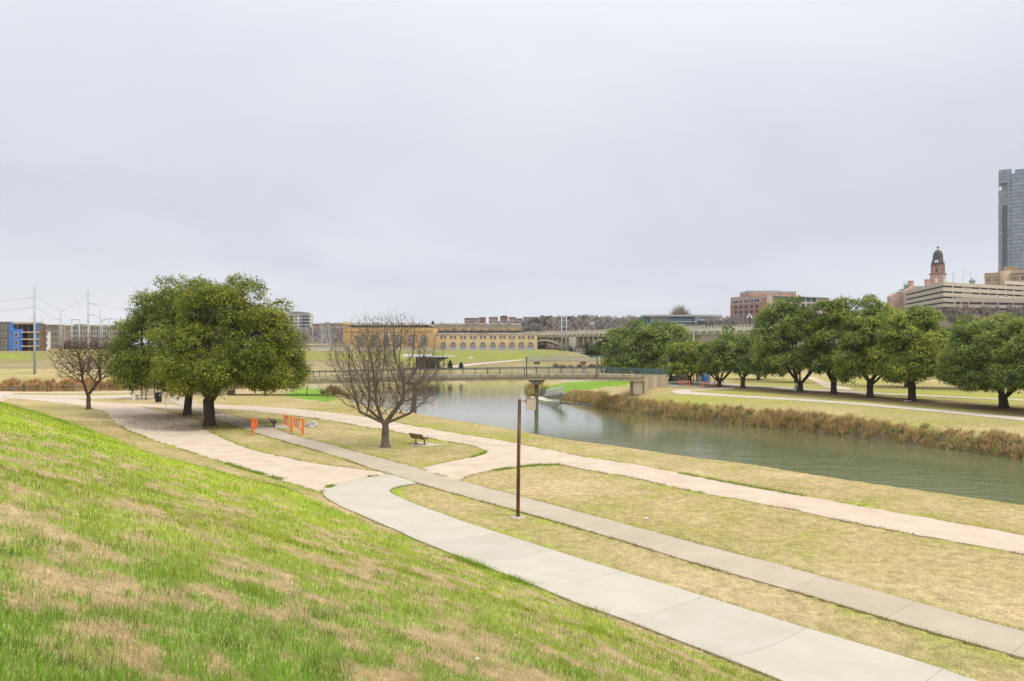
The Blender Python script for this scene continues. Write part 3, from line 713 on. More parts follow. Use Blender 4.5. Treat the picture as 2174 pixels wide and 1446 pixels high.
reeds('reeds', 5000, [(1180,798),(1240,797),(1320,796),(1440,795)], WL, .8, 1.8, 5.0, ((.34,.235,.11), (.24,.16,.08), (.2,.18,.06)), 'brown reeds below the smaller rear footbridge', wid=.12)
# ================================================================ trees
M_bark = mat('bark', (.085,.065,.05), .95, .35, 6, .6, stretch=(1,1,.25))
M_barkgrey = mat('grey_bark', (.15,.122,.092), .95, .35, 8, .5, stretch=(1,1,.25))
M_leaf = vcol_mat('oak_leaf', .55, .40, spec=.3)
M_deadleaf = vcol_mat('dead_leaf', .8, .2)

def colonize(att, start, D, infl, kill, rg, iters=200, bias=(0,0,0), spar=None, cap=9000):
    """space colonisation: grows a branching skeleton towards attraction points; start = list of points of a first stem"""
    pos = [np.array(p, float) for p in start]; par = spar or [-1]+list(range(len(start)-1))
    att = np.array(att, float); P = np.array(pos)
    d2 = ((att[:,None,:]-P[None])**2).sum(2); near = d2.argmin(1); nd2 = d2.min(1)
    for it in range(iters):
        if len(att) == 0: break
        m = nd2 < infl*infl
        if not m.any(): m = nd2 <= nd2.min()+1e-9
        acc = {}
        dirs = att[m]-np.array(pos)[near[m]]; dirs /= np.linalg.norm(dirs, axis=1)[:,None]+1e-9
        nn = near[m]
        u, inv = np.unique(nn, return_inverse=True)
        S = np.zeros((len(u), 3)); np.add.at(S, inv, dirs)
        new = []
        for k, i in enumerate(u):
            d = S[k]+np.array(bias)+rg.normal(0, .30, 3); d /= np.linalg.norm(d)+1e-9
            q = pos[i]+d*D
            new.append((q, int(i)))
        base = len(pos)
        for q, i in new: pos.append(q); par.append(i)
        Q = np.array([q for q, _ in new]); dn = ((att[:,None,:]-Q[None])**2).sum(2); j = dn.argmin(1); dm = dn.min(1)
        up = dm < nd2; near = np.where(up, base+j, near); nd2 = np.where(up, dm, nd2)
        keep = nd2 > kill*kill
        att = att[keep]; near = near[keep]; nd2 = nd2[keep]
        if len(pos) > cap: break
    return np.array(pos), np.array(par)
def radii(pos, par, rt, p=2.4):
    n = len(pos); leaf = np.ones(n, bool); leaf[par[par >= 0]] = False
    acc = np.where(leaf, rt**p, 0.0)
    for i in range(n-1, 0, -1):
        acc[par[i]] += acc[i]
    return acc**(1/p)
def skin_tubes(pos, par, rad, lo, hi, sides):
    """tube mesh for the edges whose radius lies in [lo, hi): arrays of verts and quads"""
    ch = np.where((par >= 0) & (rad >= lo) & (rad < hi))[0]
    if not len(ch): return np.zeros((0,3)), np.zeros((0,4), int)
    a = pos[par[ch]]; b = pos[ch]; d = b-a; ln = np.linalg.norm(d, axis=1)[:,None]+1e-9; d = d/ln
    up = np.where(np.abs(d[:,2:3]) < .9, np.array([[0,0,1.]]), np.array([[1.,0,0]]))
    r = np.cross(d, up); r /= np.linalg.norm(r, axis=1)[:,None]; q = np.cross(d, r)
    ra = np.minimum(rad[par[ch]], rad[ch]*1.25)[:,None]; rb = rad[ch][:,None]
    V = []
    for base, R in ((a-d*ra*.3, ra), (b, rb)):
        for k in range(sides):
            t = 2*math.pi*k/sides; V.append(base+(r*math.cos(t)+q*math.sin(t))*R)
    V = np.stack(V, 1); n = len(ch)
    F = np.array([[k, (k+1) % sides, sides+(k+1) % sides, sides+k] for k in range(sides)])
    Fq = (np.arange(n)[:,None,None]*(2*sides)+F[None]).reshape(-1, 4)
    return V.reshape(-1, 3), Fq
def trunk_flare(mb, pts, rads, n=12): return mb.tube(pts, rads, n)

def leaf_quads(c, nrm, size, rg):
    """pointed leaf-spray quads at c facing nrm"""
    n = len(c); nrm = nrm/(np.linalg.norm(nrm, axis=1)[:,None]+1e-9)
    t = rg.normal(0, 1, (n, 3)); u = np.cross(nrm, t); u /= np.linalg.norm(u, axis=1)[:,None]+1e-9; v = np.cross(nrm, u)
    s = size[:,None]
    V = np.stack([c-u*s*.62, c+v*s*.34+nrm*s*.1, c+u*s*.62, c-v*s*.34+nrm*s*.1], 1)
    return V.reshape(-1, 3), np.arange(4*n).reshape(-1, 4)

def live_oak(base, off, rx, ry, zb, zt, seed, label, fork=2.2, tr=.42, nlobe=90, leaves=26000, lsize=.24, pal=None, nlimb=5, group=None, tilt=0.0):
    """evergreen oak: short stout trunk, spreading limbs, a dome of leafy lobes with gaps; base = ground point, off = crown centre offset"""
    rg = np.random.default_rng(seed)
    root = thing('live_oak', label, 'tree', base, 0, group)
    pal = pal or ((.040,.062,.012), (.088,.118,.020), (.165,.165,.028))
    zm = zb+.27*(zt-zb)
    th = rg.uniform(0, 2*math.pi, nlobe); ph = np.arcsin(np.clip(np.where(rg.uniform(0, 1, nlobe) < .26, rg.uniform(-.75, -.15, nlobe), rg.uniform(-.35, 1, nlobe)), -1, 1))
    wob = 1+.13*(fbm(np.cos(th)*2+seed, np.sin(th)*2+np.sin(ph)*2, seed, 2)-.5)*2
    cph = np.maximum(np.cos(ph), np.where(ph < 0, .78, 0)); dirs = np.column_stack([np.cos(th)*cph, np.sin(th)*cph, np.sin(ph)])
    lr = rg.uniform(.15, .29, nlobe)*(rx+ry)/2
    k = rg.uniform(.70, 1.04, nlobe)*wob
    up = np.where(dirs[:,2] > 0, zt-zm, zm-zb)
    C = np.column_stack([off[0]+dirs[:,0]*np.maximum(rx*k-lr*.72, .25*rx), off[1]+dirs[:,1]*np.maximum(ry*k-lr*.72, .25*ry), zm+dirs[:,2]*np.maximum(up*np.minimum(k, 1.04)-lr*.42, up*.25)])
    # limbs
    start = []
    nst = max(3, int(fork/.5))
    for i in range(nst+1):
        start.append((tilt*fork*(i/nst)**2, 0, fork*i/nst))
    base_n = len(start); st_par = None
    att = np.vstack([C+rg.normal(0, .35, C.shape)*lr[:,None] for _ in range(3)]+[C*.62+np.array([off[0], off[1], zm])*.38])
    att = att[att[:,2] > fork+.3]
    stem_par = [-1]+list(range(base_n-1)); a0 = rg.uniform(0, 6.28)
    for j in range(nlimb):
        a = a0+6.283*j/nlimb+rg.normal(0, .25); sp = rg.uniform(.45, .95); prev = base_n-1-int(rg.integers(0, 2)); q = np.array(start[prev], float)
        for i in range(4):
            q = q+np.array([math.cos(a)*sp, math.sin(a)*sp, .75+.12*i])*.55; stem_par.append(prev); prev = len(start); start.append(tuple(q))
    pos, par = colonize(att, start, .55, 60, .9, rg, 90, (0,0,.25), spar=stem_par)
    rad = radii(pos, par, .028, 2.25); rad = rad*(tr/rad[0]); rad = np.maximum(rad, .02); thin = pos[:,2] > zt-1.3
    for i in range(1, len(pos)): thin[i] |= thin[par[i]] and i >= base_n
    rad[thin] = .012
    mb = MB(); fl = [(0, 1.55), (.12, 1.25), (.35, 1.08)]
    pts = [(base[0], base[1], base[2]-.15)]+[(base[0]+tilt*fork*(z/fork)**2, base[1], base[2]+z) for z in (.12, .35, .8)]+[(base[0]+tilt*fork, base[1], base[2]+fork)]
    mb.tube(pts, [tr*1.5, tr*1.3, tr*1.14, tr*1.02, tr*.97], 14)
    Vt, Ft = skin_tubes(pos, par, rad, .045, 9, 8)
    b0 = len(mb.v); mb.v += [(v[0]+base[0], v[1]+base[1], v[2]+base[2]) for v in Vt]; mb.f += [tuple(int(i)+b0 for i in f) for f in Ft]
    mb.build('trunk', M_bark, root, True)
    Vb, Fb = skin_tubes(pos, par, rad, 0, .045, 4)
    # leaves: tufts over each lobe, denser on its outer and upper side
    wts = lr**2; wts /= wts.sum()
    ntuft = leaves//9; lob = rg.choice(nlobe, ntuft, p=wts)
    v = rg.normal(0, 1, (ntuft, 3)); v /= np.linalg.norm(v, axis=1)[:,None]
    outw = C[lob]-np.array([off[0], off[1], zm-.25*(zt-zb)]); outw /= np.linalg.norm(outw, axis=1)[:,None]
    s = (v*outw).sum(1); flip = (s < -.25) & (rg.uniform(0, 1, ntuft) < .85); v[flip] = -v[flip]
    rr = rg.uniform(.62, 1.08, ntuft)
    tc_ = C[lob]+v*(lr[lob]*rr)[:,None]*np.array([1, 1, .72])
    tc_[:,2] = np.maximum(tc_[:,2], zb-.35*rg.uniform(0, 1, ntuft)**3*1.5)
    cidx = np.repeat(np.arange(ntuft), 9)
    pts_ = tc_[cidx]+rg.normal(0, .17, (len(cidx), 3))*np.array([1, 1, .8])*(1+lsize)
    nr = v[cidx]*.9+outw[lob[cidx]]*.3+rg.normal(0, .75, (len(cidx), 3))+np.array([0, 0, .45])
    sz = lsize*rg.uniform(.6, 1.3, len(cidx))
    V, Fq = leaf_quads(pts_, nr, sz, rg)
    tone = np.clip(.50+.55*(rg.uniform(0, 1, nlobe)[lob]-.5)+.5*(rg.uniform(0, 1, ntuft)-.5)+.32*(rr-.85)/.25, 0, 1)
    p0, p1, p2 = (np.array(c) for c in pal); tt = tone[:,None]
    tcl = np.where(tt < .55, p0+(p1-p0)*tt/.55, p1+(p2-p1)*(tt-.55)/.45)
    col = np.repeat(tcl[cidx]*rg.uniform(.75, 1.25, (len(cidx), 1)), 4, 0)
    nb0 = len(V); V = np.vstack([V, Vb]); Fq = np.vstack([Fq, Fb+nb0]); col = np.vstack([col, np.tile(np.array((.07,.055,.04)), (len(Vb), 1))])
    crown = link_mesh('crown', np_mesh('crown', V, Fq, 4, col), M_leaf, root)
    return root

def oak_px(bx, by, x0, x1, yt, yb, seed, label, depth_ratio=.85, **kw):
    """oak from the trunk foot and the crown's box in the photo"""
    x, y, z = onground(bx, by); k = y/F
    rx = (x1-x0)/2*k*(1.07 if kw.get('group') == G_ else 1.0); off = ((x0+x1)/2-bx)*k
    zt = ZD(yt, y)-z; zb = ZD(yb, y)-z
    return live_oak((x, y, z), (off, kw.pop('dy', 0)), rx, rx*depth_ratio, zb, zt, seed, label, **kw)
G_ = 'live oaks on the far bank'
YEL = ((0.086,0.119,0.019), (0.211,0.255,0.032), (0.389,0.374,0.054))
DRK = ((0.106,0.157,0.040), (0.238,0.315,0.073), (0.436,0.462,0.106))
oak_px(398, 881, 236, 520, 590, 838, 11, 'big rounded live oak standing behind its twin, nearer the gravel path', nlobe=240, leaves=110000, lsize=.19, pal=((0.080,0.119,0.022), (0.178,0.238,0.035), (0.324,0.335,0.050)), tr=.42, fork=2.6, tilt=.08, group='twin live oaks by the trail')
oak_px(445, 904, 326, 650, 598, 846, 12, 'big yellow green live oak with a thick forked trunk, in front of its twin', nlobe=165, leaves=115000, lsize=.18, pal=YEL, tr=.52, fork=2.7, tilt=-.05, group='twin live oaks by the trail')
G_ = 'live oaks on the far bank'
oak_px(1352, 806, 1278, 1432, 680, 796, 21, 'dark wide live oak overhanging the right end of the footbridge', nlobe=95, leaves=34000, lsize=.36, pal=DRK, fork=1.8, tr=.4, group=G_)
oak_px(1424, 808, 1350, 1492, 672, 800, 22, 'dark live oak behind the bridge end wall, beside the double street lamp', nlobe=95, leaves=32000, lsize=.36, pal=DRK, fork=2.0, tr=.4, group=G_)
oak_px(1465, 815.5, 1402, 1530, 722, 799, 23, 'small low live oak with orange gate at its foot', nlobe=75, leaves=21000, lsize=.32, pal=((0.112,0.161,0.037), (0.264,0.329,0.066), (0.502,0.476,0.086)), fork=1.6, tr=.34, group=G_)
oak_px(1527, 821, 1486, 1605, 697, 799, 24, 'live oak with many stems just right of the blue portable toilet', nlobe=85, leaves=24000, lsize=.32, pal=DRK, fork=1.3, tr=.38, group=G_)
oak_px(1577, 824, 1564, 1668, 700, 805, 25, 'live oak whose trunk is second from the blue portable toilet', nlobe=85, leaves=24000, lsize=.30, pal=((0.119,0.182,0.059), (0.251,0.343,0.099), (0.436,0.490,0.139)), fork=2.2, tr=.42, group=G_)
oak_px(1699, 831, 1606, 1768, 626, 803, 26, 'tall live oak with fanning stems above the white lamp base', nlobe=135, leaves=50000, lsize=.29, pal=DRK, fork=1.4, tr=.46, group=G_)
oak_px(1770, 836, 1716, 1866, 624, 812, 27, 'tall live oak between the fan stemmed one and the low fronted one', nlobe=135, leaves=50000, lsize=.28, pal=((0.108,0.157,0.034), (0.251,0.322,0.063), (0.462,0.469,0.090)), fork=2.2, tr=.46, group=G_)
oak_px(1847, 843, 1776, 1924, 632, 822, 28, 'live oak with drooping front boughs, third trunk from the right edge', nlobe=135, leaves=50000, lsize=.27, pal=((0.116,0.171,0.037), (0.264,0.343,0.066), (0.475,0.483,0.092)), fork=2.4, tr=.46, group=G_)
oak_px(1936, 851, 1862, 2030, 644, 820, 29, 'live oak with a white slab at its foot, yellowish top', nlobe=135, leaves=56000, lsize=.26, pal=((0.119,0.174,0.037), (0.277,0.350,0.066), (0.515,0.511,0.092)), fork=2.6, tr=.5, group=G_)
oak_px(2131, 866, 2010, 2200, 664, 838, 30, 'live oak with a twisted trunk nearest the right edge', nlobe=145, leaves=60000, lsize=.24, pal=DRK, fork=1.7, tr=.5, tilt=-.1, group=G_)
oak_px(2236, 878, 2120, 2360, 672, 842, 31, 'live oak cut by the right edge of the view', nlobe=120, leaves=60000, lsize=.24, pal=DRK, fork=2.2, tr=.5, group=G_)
# a second rank glimpsed between and above the row
oak_px(1610, 806, 1556, 1660, 706, 796, 33, 'small live oak standing farther back, seen over the row', nlobe=50, leaves=12000, lsize=.4, pal=DRK, fork=2.0, tr=.36, group=G_)
oak_px(1925, 822, 1850, 1990, 652, 800, 36, 'rear rank live oak between the low fronted oak and the yellowish topped one', nlobe=80, leaves=20000, lsize=.34, pal=DRK, fork=2.2, tr=.4, group=G_)
oak_px(1690, 812, 1640, 1745, 668, 790, 37, 'rear rank live oak behind the fan stemmed one', nlobe=70, leaves=16000, lsize=.38, pal=DRK, fork=2.2, tr=.38, group=G_)
oak_px(2060, 826, 1985, 2130, 668, 806, 34, 'live oak of the rear rank left of the twisted trunk', nlobe=70, leaves=18000, lsize=.34, pal=((0.112,0.165,0.037), (0.264,0.336,0.063), (0.488,0.490,0.087)), fork=2.4, tr=.4, group=G_)
oak_px(1283, 768, 1236, 1322, 717, 762, 35, 'low dark oak in front of the arch viaduct', nlobe=40, leaves=8000, lsize=.5, pal=((.055,.075,.032), (.105,.135,.052), (.17,.185,.07)), fork=1.2, tr=.3, group='trees by the arch viaduct')

def bare_tree(bx, by, x0, x1, yt, yb, seed, label, natt, D, tr, fork, twig, m, forks=2, extra=2, dead=0, kill=.42, infl=3.0, name='bare_tree'):
    rg = np.random.default_rng(seed)
    x, y, z = onground(bx, by); k = y/F
    root = thing(name, label, 'tree', (x, y, z))
    rx = (x1-x0)/2*k; ox = ((x0+x1)/2-bx)*k; zt = ZD(yt, y)-z; zb = ZD(yb, y)-z; zm = zb+.42*(zt-zb)
    v = rg.normal(0, 1, (natt, 3)); v /= np.linalg.norm(v, axis=1)[:,None]
    r = rg.uniform(0, 1, natt)**(1/2.2); lob = 1+.16*np.sin(5*np.arctan2(v[:,1], v[:,0])+seed)+.10*rg.normal(0, 1, natt)
    up = np.where(v[:,2] > 0, zt-zm, zm-zb)
    att = np.column_stack([ox+v[:,0]*rx*r*lob, v[:,1]*rx*.9*r*lob, zm+v[:,2]*up*r*np.minimum(lob, 1.05)]); att = att if natt < 5000 else att[fbm(att[:,0]*.55+seed, att[:,2]*.55, seed, 2)+.5*fbm(att[:,1]*.6, att[:,0]*.4, seed+3, 2) > .66]
    att = att[(att[:,2] > fork*.75) & ~((np.hypot(att[:,0]-ox*.3, att[:,1]) < .9) & (att[:,2] < fork+1.6))]
    st = [(0.02*math.sin(i*1.3), .02*math.cos(i*1.7), fork*i/8) for i in range(9)]
    sp_ = [-1]+list(range(len(st)-1)); n0 = len(st)-1
    for a, o, rise in ((.30, .80, 1.05), (3.0, .42, 1.15), (3.5, 1.15, .55), (5.9, 1.25, .50), (2.4, 1.1, .6))[:forks]:
        prev = n0 if a != 3.0 else n0-2; q = np.array(st[prev], float)
        for i in range(5):
            q = q+np.array([math.cos(a)*o, math.sin(a)*o*.5, rise])*.30*(1+.1*i); sp_.append(prev); prev = len(st); st.append(tuple(q))
    pos, par = colonize(att, st, D, infl, kill, rg, 200, (0,0,.06), spar=sp_, cap=16000)
    # fine end twigs
    for gen in range(extra):
        n = len(pos); leaf = np.ones(n, bool); leaf[par[par >= 0]] = False
        cand = np.where(leaf | (rg.uniform(0, 1, n) < .30))[0]; cand = cand[pos[cand,2] > zb*.9]; cand = cand[cand > 12]
        d0 = pos[cand]-pos[np.maximum(par[cand], 0)]; d0 /= np.linalg.norm(d0, axis=1)[:,None]+1e-9
        d = d0+rg.normal(0, .55, d0.shape)+np.array([0, 0, .25]); d /= np.linalg.norm(d, axis=1)[:,None]
        q = pos[cand]+d*(D*rg.uniform(.6, 1.25, len(cand)))[:,None]
        pos = np.vstack([pos, q]); par = np.concatenate([par, cand])
    rad = radii(pos, par, twig, 2.35); rad = rad*1.0; s = tr/rad[0]
    rad = np.where(rad > twig*1.01, rad*(1+(s-1)*np.clip(rad/rad[0], 0, 1)**1.0), rad)
    # trunk with root flare
    V, Fq = skin_tubes(pos, par, rad, .05, 9, 8)
    mb = MB(); mb.tube([(x, y, z-.12), (x, y, z+.06), (x, y, z+.28), (x+st[4][0], y+st[4][1], z+st[4][2])], [tr*1.9, tr*1.55, tr*1.12, tr*.97], 12, True)
    b0 = len(mb.v); mb.v += [(p[0]+x, p[1]+y, p[2]+z) for p in V]; mb.f += [tuple(int(i)+b0 for i in f) for f in Fq]
    mb.build('trunk', m, root, True)
    V, Fq = skin_tubes(pos, par, rad, .0, .05, 4)
    link_mesh('crown', np_mesh('crown', V, Fq, 4, None, True), m, root)
    if dead:
        n = len(pos); leaf = np.ones(n, bool); leaf[par[par >= 0]] = False
        tips = np.where(leaf)[0]; cl = fbm(pos[tips,0]*.8+9, pos[tips,2]*.8, seed, 2); tips = tips[cl > .50]
        pick = rg.choice(tips, dead); c = pos[pick]+rg.normal(0, .13, (dead, 3))
        V, Fq = leaf_quads(c, rg.normal(0, 1, (dead, 3)), rg.uniform(.1, .24, dead), rg)
        col = np.array((.17,.075,.035))*rg.uniform(.6, 1.6, (dead, 1)); link_mesh('foliage', np_mesh('foliage', V, Fq, 4, np.repeat(col, 4, 0)), M_deadleaf, root)
    return root
bare_tree(818, 949, 690, 948, 668, 884, 43, 'leafless spreading tree in the lawn beside the bench', 8600, .24, .29, 1.85, .0055, M_barkgrey, extra=3, kill=.29, infl=2.2, forks=5)
bare_tree(188, 869, 122, 258, 712, 812, 44, 'bare tree with clinging brown leaves at left, beside the gravel', 2200, .30, .25, 1.9, .012, mat('dark_bark', (.095,.07,.05), .95, .3, 8, .4), extra=2, dead=1700, kill=.42, infl=2.6, forks=2)
# ================================================================ structures
def part(name, mb, m, parent, smooth=False): return mb.build(name, m, parent, smooth)
def pbox(mb, x0, x1, y0, y1, Y, dep):
    """box whose front face at distance Y fills the photo rectangle x0..x1, y0..y1 and runs back dep metres"""
    return mb.box(XD(x0, Y), XD(x1, Y), Y, Y+dep, ZD(y1, Y), ZD(y0, Y))
M_conc = mat('stained_concrete', (.40,.33,.235), .9, .2, 1.0, .2, (.56,.475,.355), stretch=(1,1,.35), var_detail=8)
M_concd = mat('streaked_concrete', (.26,.20,.13), .9, .2, 1.3, .2, (.54,.45,.33), stretch=(1,1,.12), var_detail=8)
M_teal = mat('teal_paint', (.075,.135,.145), .5, .15, 2)
M_galv = mat('galvanised_steel', (.42,.45,.48), .45, .08, 2, metal=.2)
M_pierw = mat('weathered_pier', (.17,.14,.105), .95, .3, 2, .2, (.32,.27,.2), stretch=(1,1,.3))
M_orange = mat('orange_paint', (.92,.165,.025), .45, .06, 3)
M_white = mat('white_paint', (.78,.77,.74), .5, .05, 3)
M_dark = mat('dark_opening', (.025,.025,.027), .6, .1, 1)
M_black = mat('black_plastic', (.02,.022,.027), .45, .1, 3)

# ---- near footbridge
BY = 110.0
def deck_top(X): return float(np.interp(X, [-60, -46, -34, -16, 4, 14, 21.3, 30, 40], [.8, 1.9, 2.85, 3.25, 3.55, 3.5, 3.32, 2.5, 1.6]))
def by(X): return BY + (max(0, X-21.3))*2.2                        # the right end swings away onto the bank
br = thing('footbridge', 'concrete footbridge with teal railings arching over the river', 'bridge', (0, BY, WL))
stn = [-46, -40, -34, -28, -22, -16, -11, -6, -1, 4, 9, 14, 18, 21.3]
def deck_strip(mb, dz0, dz1, ya, yb, st=stn):
    for a, b in zip(st[:-1], st[1:]):
        za, zb = deck_top(a), deck_top(b)
        vs = [(a, by(a)+ya, za+dz0), (b, by(b)+ya, zb+dz0), (b, by(b)+yb, zb+dz0), (a, by(a)+yb, za+dz0), (a, by(a)+ya, za+dz1), (b, by(b)+ya, zb+dz1), (b, by(b)+yb, zb+dz1), (a, by(a)+yb, za+dz1)]
        mb.add(vs, [(0,3,2,1), (4,5,6,7), (0,1,5,4), (1,2,6,5), (2,3,7,6), (3,0,4,7)])
m1 = MB(); deck_strip(m1, -.48, 0, -.14, 3.74); part('deck', m1, M_concd, br)
m1 = MB(); deck_strip(m1, -1.02, -.483, .02, 3.58); part('girder', m1, M_conc, br)
for X, hw in ((4.0, .33), (-16.0, .36)):
    zt = deck_top(X)-1.03; m1 = MB()
    m1.lathe((X, BY+1.8, WL-2), [(hw, 0), (hw, zt-WL+2-.6)], 14); part('pier', m1, M_pierw, br, True)
    m1 = MB(); m1.prism([(-1.3, 0), (1.3, 0), (1.3, -.22), (.42, -.75), (-.42, -.75), (-1.3, -.22)], (1,0,0), (0,0,1), (X, BY+.3, zt), (0, 3.0, 0)); part('pier_cap', m1, M_pierw, br)
m1 = MB(); m1.box(19.6, 21.25, BY+.25, BY+3.3, 0.2, 2.28); part('abutment', m1, M_conc, br)
m1 = MB()
for a, b in ((21.32, 23.5), (23.5, 26), (26, 29)):
    for o in (0, 3.4):
        za, zb = deck_top(a), deck_top(b)
        vs = [(a, by(a)+o, -.6), (b, by(b)+o, -.6), (b, by(b)+o+.3, -.6), (a, by(a)+o+.3, -.6), (a, by(a)+o, za), (b, by(b)+o, zb), (b, by(b)+o+.3, zb), (a, by(a)+o+.3, za)]
        m1.add(vs, [(0,3,2,1), (4,5,6,7), (0,1,5,4), (1,2,6,5), (2,3,7,6), (3,0,4,7)])
    za, zb = deck_top(a)-.05, deck_top(b)-.05
    m1.add([(a, by(a)+.3, za), (b, by(b)+.3, zb), (b, by(b)+3.4, zb), (a, by(a)+3.4, za)], [(0,1,2,3)])
part('wing_wall', m1, M_concd, br)
m1 = MB()
for a, b in ((-60, -53), (-53, -46)):
    za, zb = deck_top(a), deck_top(b)
    m1.add([(a, BY, -.3), (b, BY, -.3), (b, BY+3.6, -.3), (a, BY+3.6, -.3), (a, BY, za), (b, BY, zb), (b, BY+3.6, zb), (a, BY+3.6, za)], [(0,3,2,1), (4,5,6,7), (0,1,5,4), (1,2,6,5), (2,3,7,6), (3,0,4,7)])
part('ramp', m1, M_conc, br)
for o in (.06, 3.5):
    posts = np.concatenate([np.arange(-46, 21, 2.0), [21.3, 22.2, 23.1, 24, 24.9, 25.8, 26.7, 27.6, 28.6]])
    for i, X in enumerate(posts[:-1]):
        X2 = posts[i+1]; a = (X, by(X)+o, deck_top(X)); b = (X2, by(X2)+o, deck_top(X2)); m1 = MB()
        for hgt, th in ((1.0, .07), (.84, .045), (.14, .05)):
            m1.beam((a[0], a[1], a[2]+hgt), (b[0], b[1], b[2]+hgt), th)
        for k in range(1, 11):
            t = k/11; p = [a[j]+(b[j]-a[j])*t for j in range(3)]; m1.beam((p[0], p[1], p[2]+.16), (p[0], p[1], p[2]+.82), .022)
        part('railing', m1, M_teal, br)
        m1 = MB(); m1.box(X-.05, X+.05, a[1]-.05, a[1]+.05, a[2]-.15, a[2]+1.1); part('railing_post', m1, M_teal, br)
for X, h in ((XD(1118, BY), 2.6), (XD(1267, BY), 2.55), (XD(1417, 126.5), 3.4)):
    t = thing('light_post', {0: 'teal post rising from the footbridge railing near the pier', 1: 'teal post on the footbridge railing midway to the right bank', 2: 'teal post at the right end of the footbridge by the oak'}[[1118,1267,1417].index(round(CX+X/(BY if X < 20 else 126.5)*F))], 'post', (X, by(X)-.12, deck_top(X)-.4), 0, 'teal posts along the footbridge')
    m1 = MB(); m1.box(X-.09, X+.09, by(X)-.21, by(X)-.03, deck_top(X)-.4, deck_top(X)+h); part('pole', m1, M_teal, t)
    m1 = MB(); m1.box(X-.13, X+.13, by(X)-.25, by(X)+.01, deck_top(X)+h, deck_top(X)+h+.12); part('cap', m1, M_teal, t)

# ---- rear footbridge
Y2 = 196.0
b2 = thing('footbridge', 'smaller concrete footbridge with pale green railings behind the first one', 'bridge', (XD(1240, Y2), Y2, 0))
m1 = MB(); m1.box(XD(1116, Y2), XD(1420, Y2), Y2, Y2+3, ZD(768.2, Y2), ZD(763, Y2)); part('deck', m1, M_conc, b2)
m1 = MB(); m1.box(XD(1236.5, Y2), XD(1242.5, Y2), Y2+.8, Y2+2.2, WL-1, ZD(772, Y2)); part('pier', m1, M_conc, b2)
m1 = MB(); m1.prism([(-1.1, 0), (1.1, 0), (.45, -.6), (-.45, -.6)], (1,0,0), (0,0,1), (XD(1239.5, Y2), Y2+.3, ZD(768.3, Y2)), (0, 2.4, 0)); part('pier_cap', m1, M_pierw, b2)
m1 = MB(); m1.box(XD(1134, Y2), XD(1146, Y2), Y2+.3, Y2+2.7, ZD(774, Y2), ZD(768.3, Y2)); part('abutment', m1, M_pierw, b2)
M_pgreen = mat('pale_green_paint', (.30,.40,.37), .5, .1, 3)
for o in (.1, 2.9):
    xs = np.linspace(XD(1116, Y2), XD(1420, Y2), 16)
    for a, b in zip(xs[:-1], xs[1:]):
        m1 = MB(); zt = ZD(763, Y2)
        for hgt in (.95, .5, .15): m1.beam((a, Y2+o, zt+hgt), (b, Y2+o, zt+hgt), .06)
        m1.beam((a, Y2+o, zt), (a, Y2+o, zt+1.0), .08)
        for k in range(1, 8): q = a+(b-a)*k/8; m1.beam((q, Y2+o, zt+.15), (q, Y2+o, zt+.95), .03)
        part('railing', m1, M_pgreen, b2)
ip = onground(1112, 776)

# ---- brick power plant
PY = 380.0
M_brick = mat('buff_brick', (.58,.425,.22), .9, .2, .35, 0, (.74,.57,.33), var_detail=10)
M_bricko = mat('orange_brick', (.51,.315,.135), .9, .2, .3, 0, (.66,.43,.205), var_detail=10)
M_base = mat('pale_base_course', (.55,.47,.37), .9, .15, .6)
M_grey = mat('grey_glazing', (.085,.088,.092), .35, .6, 1.2, 0, (.22,.225,.23), spec=.5, var_detail=8)
M_bluedoor = mat('blue_grey_boarding', (.33,.42,.50), .7, .15, .8)
M_stone = mat('cream_stone_trim', (.60,.50,.36), .9, .15, 1)
M_roofw = mat('patched_white_roofing', (.30,.30,.30), .8, .5, .35, 0, (.66,.65,.62), var_detail=9)
pp = thing('power_plant', 'long buff brick power plant with two rows of arched windows', 'building', (XD(920, PY), PY, ZD(748, PY)))
def arch(mb, xc, w, y0, ysp, Y, dep, r=None, n=10):
    """arched panel: photo x centre and width, sill y0 and springing ysp"""
    r = w/2 if r is None else r
    pts = [(-w/2, 0), (w/2, 0), (w/2, y0-ysp)]+[(w/2*math.cos(math.pi*k/n), y0-ysp+r*math.sin(math.pi*k/n)) for k in range(1, n)]+[(-w/2, y0-ysp)]
    k = Y/F
    return mb.prism([(p*k, q*k) for p, q in pts], (1,0,0), (0,0,1), (XD(xc, Y), Y-dep, ZD(y0, Y)), (0, dep, 0))
m1 = MB(); pbox(m1, 921, 1140.5, 707, 752, PY, 40); part('wall', m1, M_brick, pp)
m1 = MB(); m1.box(XD(920, PY), XD(1141, PY), PY-.25, PY, ZD(752, PY), ZD(737.7, PY)); part('base_course', m1, M_base, pp)
m1 = MB(); m1.box(XD(920.5, PY), XD(1141, PY), PY-.3, PY+.6, ZD(709.3, PY), ZD(706.6, PY)); m1.box(XD(921, PY), XD(1140.6, PY), PY-.12, PY, ZD(712.8, PY), ZD(712.1, PY)); part('parapet', m1, M_roofw, pp)
bays = [941.1+k*20.45*1.0 for k in range(10)]
bays = [941.2, 962.4, 983.7, 1004.6, 1025.6, 1046.5, 1066.7, 1087, 1107, 1127]
